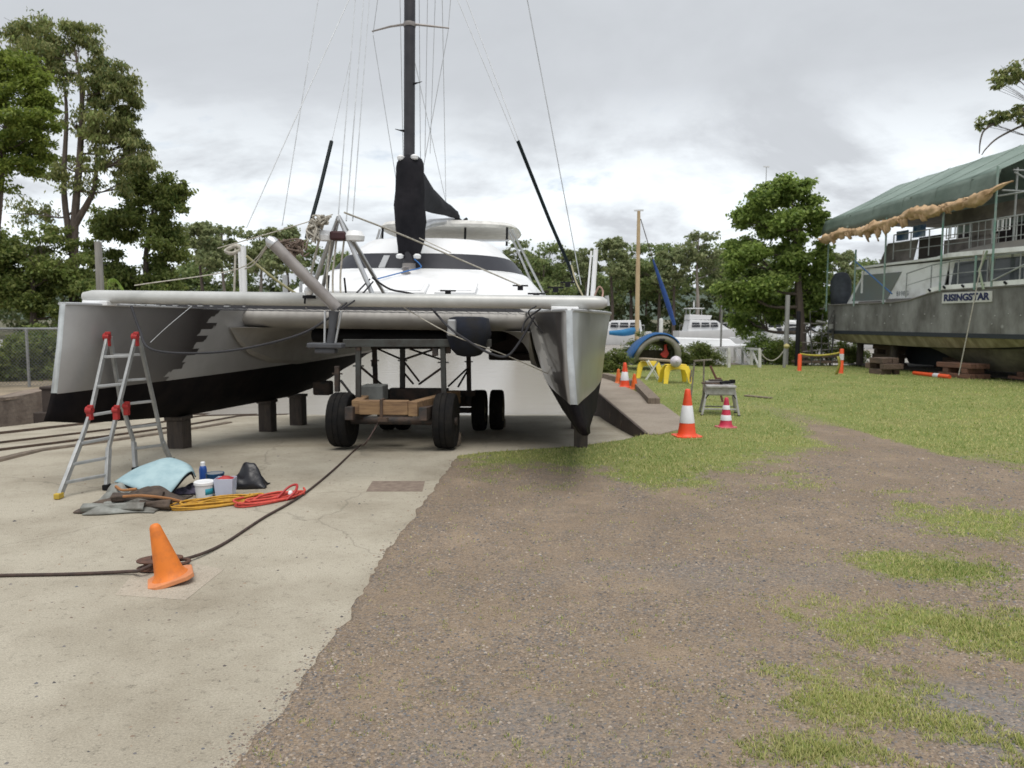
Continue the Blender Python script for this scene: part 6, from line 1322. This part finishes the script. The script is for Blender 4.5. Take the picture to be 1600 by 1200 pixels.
d = b-a; mb = MB(); mb.tube([Vector((0, 0, 0)), d*.97, d], [.058, .064, .05], 14); mb.build('post', M_oran, fb_, smooth=40); mb = MB(); mb.tube([d*.58, d*.59, d*.72, d*.73], [.064, .068, .068, .065], 14, False); mb.build('reflective_band', M_refl, fb_, smooth=40)
# posts near the big tree, mooring gear
def pole(px, top, Y, r, label, mat, cat='pole', zb=-.1):
    p = P(px, top, Y); mb = MB(); mb.tube([(p.x, Y, zb), (p.x, Y, p.z-.02), (p.x, Y, p.z)], [r, r*.9, r*.75], 12); return tag(mb.build('pole', mat, smooth=40), label, cat, 'poles near the large tree')
M_gpost = M('grey weathered post', (.28, .28, .27), .85, 0, (.17, .17, .16), scale=3, stretch=(4, 4, .5))
pole(1231, 461, 26, .085, 'pale grey weathered post left of the black post by the round tree', M_gpost)
pole(1248, 486, 25.5, .08, 'black post beside the short orange bollard', M_black)
pole(1128, 470, 31, .045, 'thin grey pole rising behind the white gangway frame', M_gpost, zb=-1.2)
pole(1226, 546, 24.5, .05, 'short post topped by a pale yellow float left of the black post', M_gpost)
mb = MB(); p = P(1229, 541, 24.5); mb.lathe([(0, -.09), (.07, -.06), (.10, 0), (.07, .06), (0, .09)], p, 16); tag(mb.build('float', M('yellow float', (.55, .48, .20), .6), smooth=True), 'pale yellow float on top of the short post', 'float')
# junk pile of pipes by the stern
jr = random.Random(4); jk = thing('scrap_frame', 'tangle of thin dark pipes and fittings standing at the river cruiser stern', 'scrap frame', (P(1280, 570, 25.6).x, 25.6, 0))
mb = MB()
for k in range(9):
    x = jr.uniform(-.5, .5); mb.tube([(x, jr.uniform(-.2, .2), 0), (x+jr.uniform(-.1, .1), 0, jr.uniform(.6, 2.0)), (x+jr.uniform(-.3, .3), 0, jr.uniform(1.0, 2.1))], .018, 6)
mb.build('upright_pipe', M_steelg, jk)
mb = MB()
for k in range(4): z = .5+k*.33; mb.cyl((-.6, 0, z), (.6, .05, z+jr.uniform(-.1, .1)), .015, seg=6)
mb.build('cross_pipe', M_alud, jk)
mb = MB(); mb.box((0, .1, .35), (1.3, .4, .1)); mb.box((-.1, .1, .15), (1.5, .5, .08)); mb.build('shelf', M_tdk, jk, bevel=.01)
mb = MB(); mb.cyl((-.15, 0, 1.55), (.15, 0, 1.5), .05, seg=10); mb.lathe([(0, 0), (.09, 0), (.09, .16), (0, .16)], (.35, 0, 1.3), 12); mb.build('fitting', M_gpost, jk)
# white gangway truss to the pontoon
M_gang = M('white gangway', (.62, .62, .60), .6, 0, (.48, .47, .44), scale=5)
Yg = 24.6; gw = thing('gangway', 'white truss gangway railing leading down to the moored boats', 'gangway', (P(1187, 575, Yg).x, Yg, 0))
GI = Matrix.Translation(-Vector(gw.location))
def GP(px, py, Y): return GI @ P(px, py, Y)
def gframe(path_top, path_bot, nm):
    mb = MB(); n = len(path_top)
    for i in range(n): mb.bar(path_top[i], path_bot[i], .09, .07, (0, 1, 0))
    for i in range(n-1): mb.bar(path_top[i], path_top[i+1], .07, .07); mb.bar(path_bot[i], path_bot[i+1], .05, .05); mb.bar(path_top[i+1], path_bot[i], .05, .05, (0, 1, 0))
    mb.build(nm, M_gang, gw)
tp_ = [GP(1187, 546, 24.6), GP(1174, 545, 26.2), GP(1160, 544, 28.2), GP(1148, 543, 30.6)]; bt_ = [GP(1187, 576, 24.6), GP(1174, 573, 26.2), GP(1160, 569, 28.2), GP(1148, 566, 30.6)]
gframe(tp_, bt_, 'right_truss')
tp_ = [GP(1139, 545, 24.6), GP(1133, 544.5, 26.2), GP(1128, 543.5, 28.2), GP(1123, 543, 30.6)]; bt_ = [GP(1139, 576, 24.6), GP(1134, 573, 26.2), GP(1129, 569, 28.2), GP(1124, 566, 30.6)]
gframe(tp_, bt_, 'left_truss')
mb = MB(); mb.add([GP(1140, 576, 24.6), GP(1187, 576, 24.6), GP(1148, 566, 30.6), GP(1124, 566, 30.6)], [(0, 1, 2, 3)]); mb.prism([GP(1140, 577, 24.6), GP(1187, 577, 24.6), GP(1148, 567, 30.6), GP(1124, 567, 30.6)], (0, 0, -.08)); mb.v = mb.v[4:]; mb.f = [[i-4 for i in f] for f in mb.f[1:]]; mb.mi = mb.mi[1:]; mb.build('walkway', M_tim, gw)
mb = MB(); mb.tube(sag(GP(1187, 548, 24.6), GP(1226, 546, 24.5), .35, 10), .014, 6); mb.build('hand_rope', M_rope_w, gw, smooth=True)
# ---------------- moored boats ----------------
def hullmesh(L_, B_, fb, name, mat, par, bowup=.25, sternw=.85, deck=None, chine=.55):
    rings = []; xs_ = np.linspace(0, 1, 12)
    for u in xs_:
        w_ = B_/2*(sternw+(1-sternw)*min(1, u*3))*(1-max(0, (u-.45)/.55)**2.3)+.02; h_ = fb*(1+bowup*u**2); k = max(0, (u-.6)/.4)
        rings.append([Vector((L_*u+.06*L_*k*s_, y, z)) for (y, z, s_) in ((-w_*chine*(1-k*.6), -.25+.2*k, -0.6), (-w_*.93, h_*.45, .2), (-w_, h_, 1), (w_, h_, 1), (w_*.93, h_*.45, .2), (w_*chine*(1-k*.6), -.25+.2*k, -.6))])
    mb = MB(); mb.loft(rings, True, True, True); return mb.build(name, mat, par, smooth=30)
M_bw = M('boat white', (.70, .71, .72), .35, 0, (.62, .63, .64), scale=1)
def cruiser(label, px, Y, L_, rz, fly=True, canvas=None, gr='boats moored in the marina', name='motor_cruiser'):
    t = thing(name, label, 'motor cruiser', (P(px, 545, Y).x, Y, WATER_Z), rz, gr)
    h = hullmesh(L_, L_*.32, 1.25, 'hull', M_bw, t); k = L_/9
    mb = MB(); mb.loft([[Vector(v) for v in ((1.2*k, -1.2*k, 1.2), (7.2*k, -.9*k, 1.35), (7.2*k, .9*k, 1.35), (1.2*k, 1.2*k, 1.2))], [Vector(v) for v in ((1.5*k, -1.05*k, 2.35), (5.2*k, -.8*k, 2.3), (5.2*k, .8*k, 2.3), (1.5*k, 1.05*k, 2.35))]], True, True, True); cb = mb.build('cabin', M_bw, t, bevel=.06)
    for sg in (-1, 1):
        for (a, b) in ((1.7, 2.9), (3.0, 4.2), (4.3, 5.4)):
            mb = MB(); y0_ = sg*1.15*k; mb.prism([(a*k, sg*(1.17)*k, 1.65), (b*k, sg*1.10*k, 1.66), (b*k-.1, sg*1.03*k, 2.1), (a*k+.05, sg*1.09*k, 2.1)], (0, sg*.03, 0)); mb.build('window', M_glass, cb)
    mb = MB(); mb.prism([(7.0*k, -.75*k, 1.55), (7.0*k, .75*k, 1.55), (5.55*k, .7*k, 2.2), (5.55*k, -.7*k, 2.2)], (.1, 0, .05)); mb.build('windscreen', M_glass, cb)
    mb = MB(); pts = [(8.9*k, 0, 2.3), (7.5*k, .9*k, 2.1), (4.5*k, 1.35*k, 1.9), (1*k, 1.35*k, 1.85)]
    for sg in (-1, 1): mb.tube(smooth_path([(x, y*sg, z) for x, y, z in pts], 3), .022, 5); [mb.cyl((x, y*sg, z), (x, y*sg, z-.6), .018, seg=5) for x, y, z in pts[1:]]
    mb.build('bow_rail', M_alu, t)
    if fly:
        mb = MB(); mb.loft([[Vector(v) for v in ((1.4*k, -.95*k, 2.36), (4.4*k, -.75*k, 2.36), (4.4*k, .75*k, 2.36), (1.4*k, .95*k, 2.36))], [Vector(v) for v in ((1.5*k, -.95*k, 2.9), (4.7*k, -.7*k, 2.8), (4.7*k, .7*k, 2.8), (1.5*k, .95*k, 2.9))]], True, True, True); f_ = mb.build('flybridge', M_bw, t, bevel=.05)
        mb = MB(); mb.box((2.4*k, 0, 3.5), (2.2*k, 1.7*k, .1)); [mb.cyl((x, y, 2.8), (x, y, 3.5), .03, seg=6) for x in (1.6*k, 3.2*k) for y in (-.7*k, .7*k)]; mb.build('bimini', canvas or M_bw, f_, bevel=.02)
        mb = MB()
        for a in np.linspace(0, 3.14, 9): mb.tube([(2.4*k, 0, 3.55), (2.4*k+math.cos(a)*.15, math.cos(a)*.7, 3.6+math.sin(a)*.75)], [.03, .012], 5)
        mb.build('antenna', M_bw, f_)
    return t
cruiser('white flybridge motor cruiser with a fan of antennas moored behind the dinghy', 1056, 74, 6.8, R(8), True)
cruiser('low white motor boat with dark windows behind the gangway frame', 1140, 46, 6.4, R(-12), False, name='motor_boat')
cruiser('white boat with a bulky cabin at the left of the motor cruiser', 1018, 70, 6.5, R(170), False, name='motor_boat')
cruiser('small white boat seen between the black post and the river cruiser stern', 1262, 60, 7, R(5), False, name='motor_boat')
cruiser('white boat lying half hidden behind the large tree trunk', 1200, 66, 7, R(0), False, name='motor_boat')
def sail(label, px, Y, L_, rz, mpx, mtop, mmat, r0=.11, blue=False, gr='boats moored in the marina'):
    t = thing('moored_yacht', label, 'yacht', (P(px, 545, Y).x, Y, WATER_Z), rz, gr); h = hullmesh(L_, L_*.3, .95, 'hull', M_bw, t)
    mb = MB(); mb.loft([[Vector(v) for v in ((1.5, -.8, .95), (L_*.62, -.55, 1.0), (L_*.62, .55, 1.0), (1.5, .8, .95))], [Vector(v) for v in ((1.7, -.7, 1.45), (L_*.58, -.45, 1.35), (L_*.58, .45, 1.35), (1.7, .7, 1.45))]], True, True, True); mb.build('cabin', M_bw, t, bevel=.05)
    TI_ = (Matrix.Translation(t.location) @ Matrix.Rotation(rz, 4, 'Z')).inverted(); mt = TI_ @ P(mpx, mtop, Y); mt.y = 0; H = mt.z
    mb = MB(); mb.tube([(mt.x, 0, .9), (mt.x, 0, H*.6), (mt.x, 0, H)], [r0, r0*.95, r0*.7], 10); ms = mb.build('mast', mmat, t, smooth=True)
    mb = MB(); mb.box((mt.x, 0, H+.03), (.5, .1, .08)); mb.build('masthead', M_bw, ms)
    return t, mt, TI_
ys_, mt, YI = sail('yacht with a timber coloured mast, blue boom cover and blue furled sail', 975, 40, 9.5, R(-8), 998, 330, M('timber coloured mast', (.50, .38, .22), .6, 0, (.42, .31, .18), scale=2), .12)
M_bcov = M('blue sail cover', (.01, .12, .28), .7, 0, (.015, .16, .34), scale=2, bump=.4, bscale=6)
mb = MB(); b0 = YI @ P(999, 515, 40); b1 = YI @ P(952, 520, 40); mb.tube(smooth_path([b0, b0.lerp(b1, .5)+Vector((0, 0, -.08)), b1], 4), [.16, .18, .2, .2, .19, .17, .15, .13, .11], 12); mb.build('boom_cover', M_bcov, ys_, smooth=True)
a = YI @ P(1001, 342, 40.0); b = YI @ P(1020, 405, 40); c = YI @ P(1042, 470, 40); d = YI @ P(1054, 508, 40)
mb = MB(); mb.tube([a, b], .025, 5); mb.build('forestay', M_steel, ys_)
mb = MB(); mb.tube(smooth_path([b, b.lerp(c, .5), c, d], 4), [.04, .06, .08, .09, .10, .115, .125, .13, .135, .135, .13, .11, .08], 10); mb.build('furled_sail', M('royal blue furled sail', (.010, .04, .17), .7, 0, (.012, .06, .22), scale=3), ys_, smooth=True)
sail('white yacht with a thin grey mast hidden behind the round tree', 1215, 62, 8, R(10), 1195, 262, M_galv, .04)
# white mooring piles and pontoon
for i, (px, top, Y, r_) in enumerate(((1207, 512, 44, .28), (1219, 517, 46, .26), (1033, 497, 52, .14), (1195, 508, 50, .16))):
    p = P(px, top, Y); mb = MB(); mb.lathe([(r_, -1.5), (r_, p.z-r_*.6), (r_*.7, p.z-r_*.2), (.02, p.z)], (p.x, Y, 0), 14)
    tag(mb.build('mooring_pile', M('white pile sleeve', (.55, .56, .54), .6, 0, (.40, .41, .38), scale=2), smooth=40), ['thick white mooring pile left of the grey weathered post', 'shorter white mooring pile right beside the thick one', 'thin white pile behind the top of the dinghy', 'slim white pile behind the dark shrub'][i], 'mooring pile', 'mooring piles')
mb = MB(); a = P(1085, 553, 43); b = P(1240, 553, 43); mb.box(((a.x+b.x)/2, 43.5, WATER_Z+.22), (b.x-a.x, 1.6, .4)); tag(mb.build('pontoon', M('pontoon planks', (.34, .32, .29), .85, 0, (.24, .22, .2), scale=3), bevel=.03), 'grey floating pontoon beyond the gangway', 'pontoon')
# ---------------- grass blades and loose stones ----------------
def scatter(n, y0, y1, seed, x0=-250, x1=1850):
    r_ = np.random.default_rng(seed); px = r_.uniform(x0, x1, n); py = y0+(y1-y0)*r_.random(n)**.9
    c_, s_ = math.cos(PITCH), math.sin(PITCH); u = (px-800)/FPX; v = (600-py)/FPX; dy = c_+v*s_; dz = -s_+v*c_; t = -(CAMZ-.014)/dz; return u*t, dy*t, r_
x, y, r_ = scatter(620000, 566, 1290, 61); g = grassmask(x, y); tuft = fbm(x, y, 22, 55, 2); ok = (g+(tuft-.5)*.9+(r_.random(len(x))-.5)*.8 > .5) & (x > xb(y)+.02) & (y < 26)
ok &= ~((x < [3.0][0]) & (x > 1.8) & (y > 10.15) & (x < np.interp(y, [10.1, 10.6, 11.4, 13.5, 16, 20.5], [2.02, 2.55, 2.68, 2.8, 2.73, 2.5])))
x, y = x[ok], y[ok]; n = len(x); a = r_.uniform(0, 6.28, n); dist = np.hypot(x, y)
tall = .7+.9*fbm(x, y, 2.0, 77); h = (.011+.016*r_.random(n))*(.6+.5*np.clip(g[ok], 0, 1))*tall*np.clip(.8+dist*.03, .8, 1.6); wd = np.clip(.0016+dist*.00055, .002, .013)*(.7+.6*r_.random(n))
lx_ = np.cos(a)*h*r_.uniform(.2, 1.4, n); ly_ = np.sin(a)*h*r_.uniform(.2, 1.4, n); z0 = .014+(fbm(x, y, .5, 3)-.5)*.03*np.clip(x-xb(y), 0, .5)
p0 = np.stack([x-np.sin(a)*wd, y+np.cos(a)*wd, z0-.004], 1); p1 = np.stack([x+np.sin(a)*wd, y-np.cos(a)*wd, z0-.004], 1); p2 = np.stack([x+lx_, y+ly_, z0+h], 1)
V = np.stack([p0, p1, p2], 1).reshape(-1, 3); F = np.arange(3*n).reshape(n, 3)
struct(npmesh('grass', V, F, leaf_mat('lawn blades', (.17, .24, .05), (.37, .43, .12), (.56, .51, .24))), 'stuff')
# pebbles
x, y, r_ = scatter(230000, 700, 1300, 62, -100, 1750); g = grassmask(x, y); ok = ((x > xb(y)-np.abs(r_.normal(size=len(x)))*.07) | ((r_.random(len(x)) < .014) & (x > -5))) & (y < 8.8) & (r_.random(len(x)) > g*.8) & ((x < xb(y)-.2) | (fbm(x, y, 2.6, 31) > .30+.35*r_.random(len(x))))
x, y = x[ok], y[ok]; n = len(x); dist = np.hypot(x, y); s = (.0026+.0075*r_.random(n)**4)*np.clip(.65+dist*.16, 1, 2.0)
base = np.array([(1, 0, 0), (.3, .9, 0), (-.85, .5, 0), (-.7, -.7, 0), (.4, -.85, 0), (.1, .05, .75)]); fc = np.array([(0, 1, 5), (1, 2, 5), (2, 3, 5), (3, 4, 5), (4, 0, 5)])
a = r_.uniform(0, 6.28, n); ca, sa = np.cos(a), np.sin(a); B_ = base[None]*(1+.35*(r_.random((n, 6, 3))-.5)); bx = (B_[:, :, 0]*ca[:, None]-B_[:, :, 1]*sa[:, None])*s[:, None]+x[:, None]; by_ = (B_[:, :, 0]*sa[:, None]+B_[:, :, 1]*ca[:, None])*s[:, None]*.8+y[:, None]
z0 = .014+(fbm(x, y, .5, 3)-.5)*.03*np.clip(x-xb(y), 0, .5); z0 = np.where(x < xb(y)+.01, .0, z0); bz_ = B_[:, :, 2]*s[:, None]*.8+z0[:, None]-.001
V = np.stack([bx, by_, bz_], 2).reshape(-1, 3); F = (fc[None]+6*np.arange(n)[:, None, None]).reshape(-1, 3)
def peb():
    m = bpy.data.materials.new('loose stone'); m.use_nodes = True; t = m.node_tree; g_ = t.nodes.new('ShaderNodeNewGeometry'); r = t.nodes.new('ShaderNodeValToRGB'); r.color_ramp.interpolation = 'LINEAR'; e = r.color_ramp.elements
    cs = [(0, (.065, .065, .068)), (.25, (.17, .13, .10)), (.5, (.29, .22, .155)), (.7, (.12, .125, .135)), (.9, (.27, .21, .155)), (1, (.36, .31, .26))]
    while len(e) < len(cs): e.new(.5)
    for i, (p, c) in enumerate(cs): e[i].position = p; e[i].color = (*c, 1)
    t.links.new(g_.outputs['Random Per Island'], r.inputs[0]); b = t.nodes['Principled BSDF']; t.links.new(r.outputs[0], b.inputs['Base Color']); b.inputs['Roughness'].default_value = .85; return m
struct(npmesh('gravel', V, F, peb()), 'stuff')
print('blades/pebbles', n, 'objects', len(bpy.data.objects))
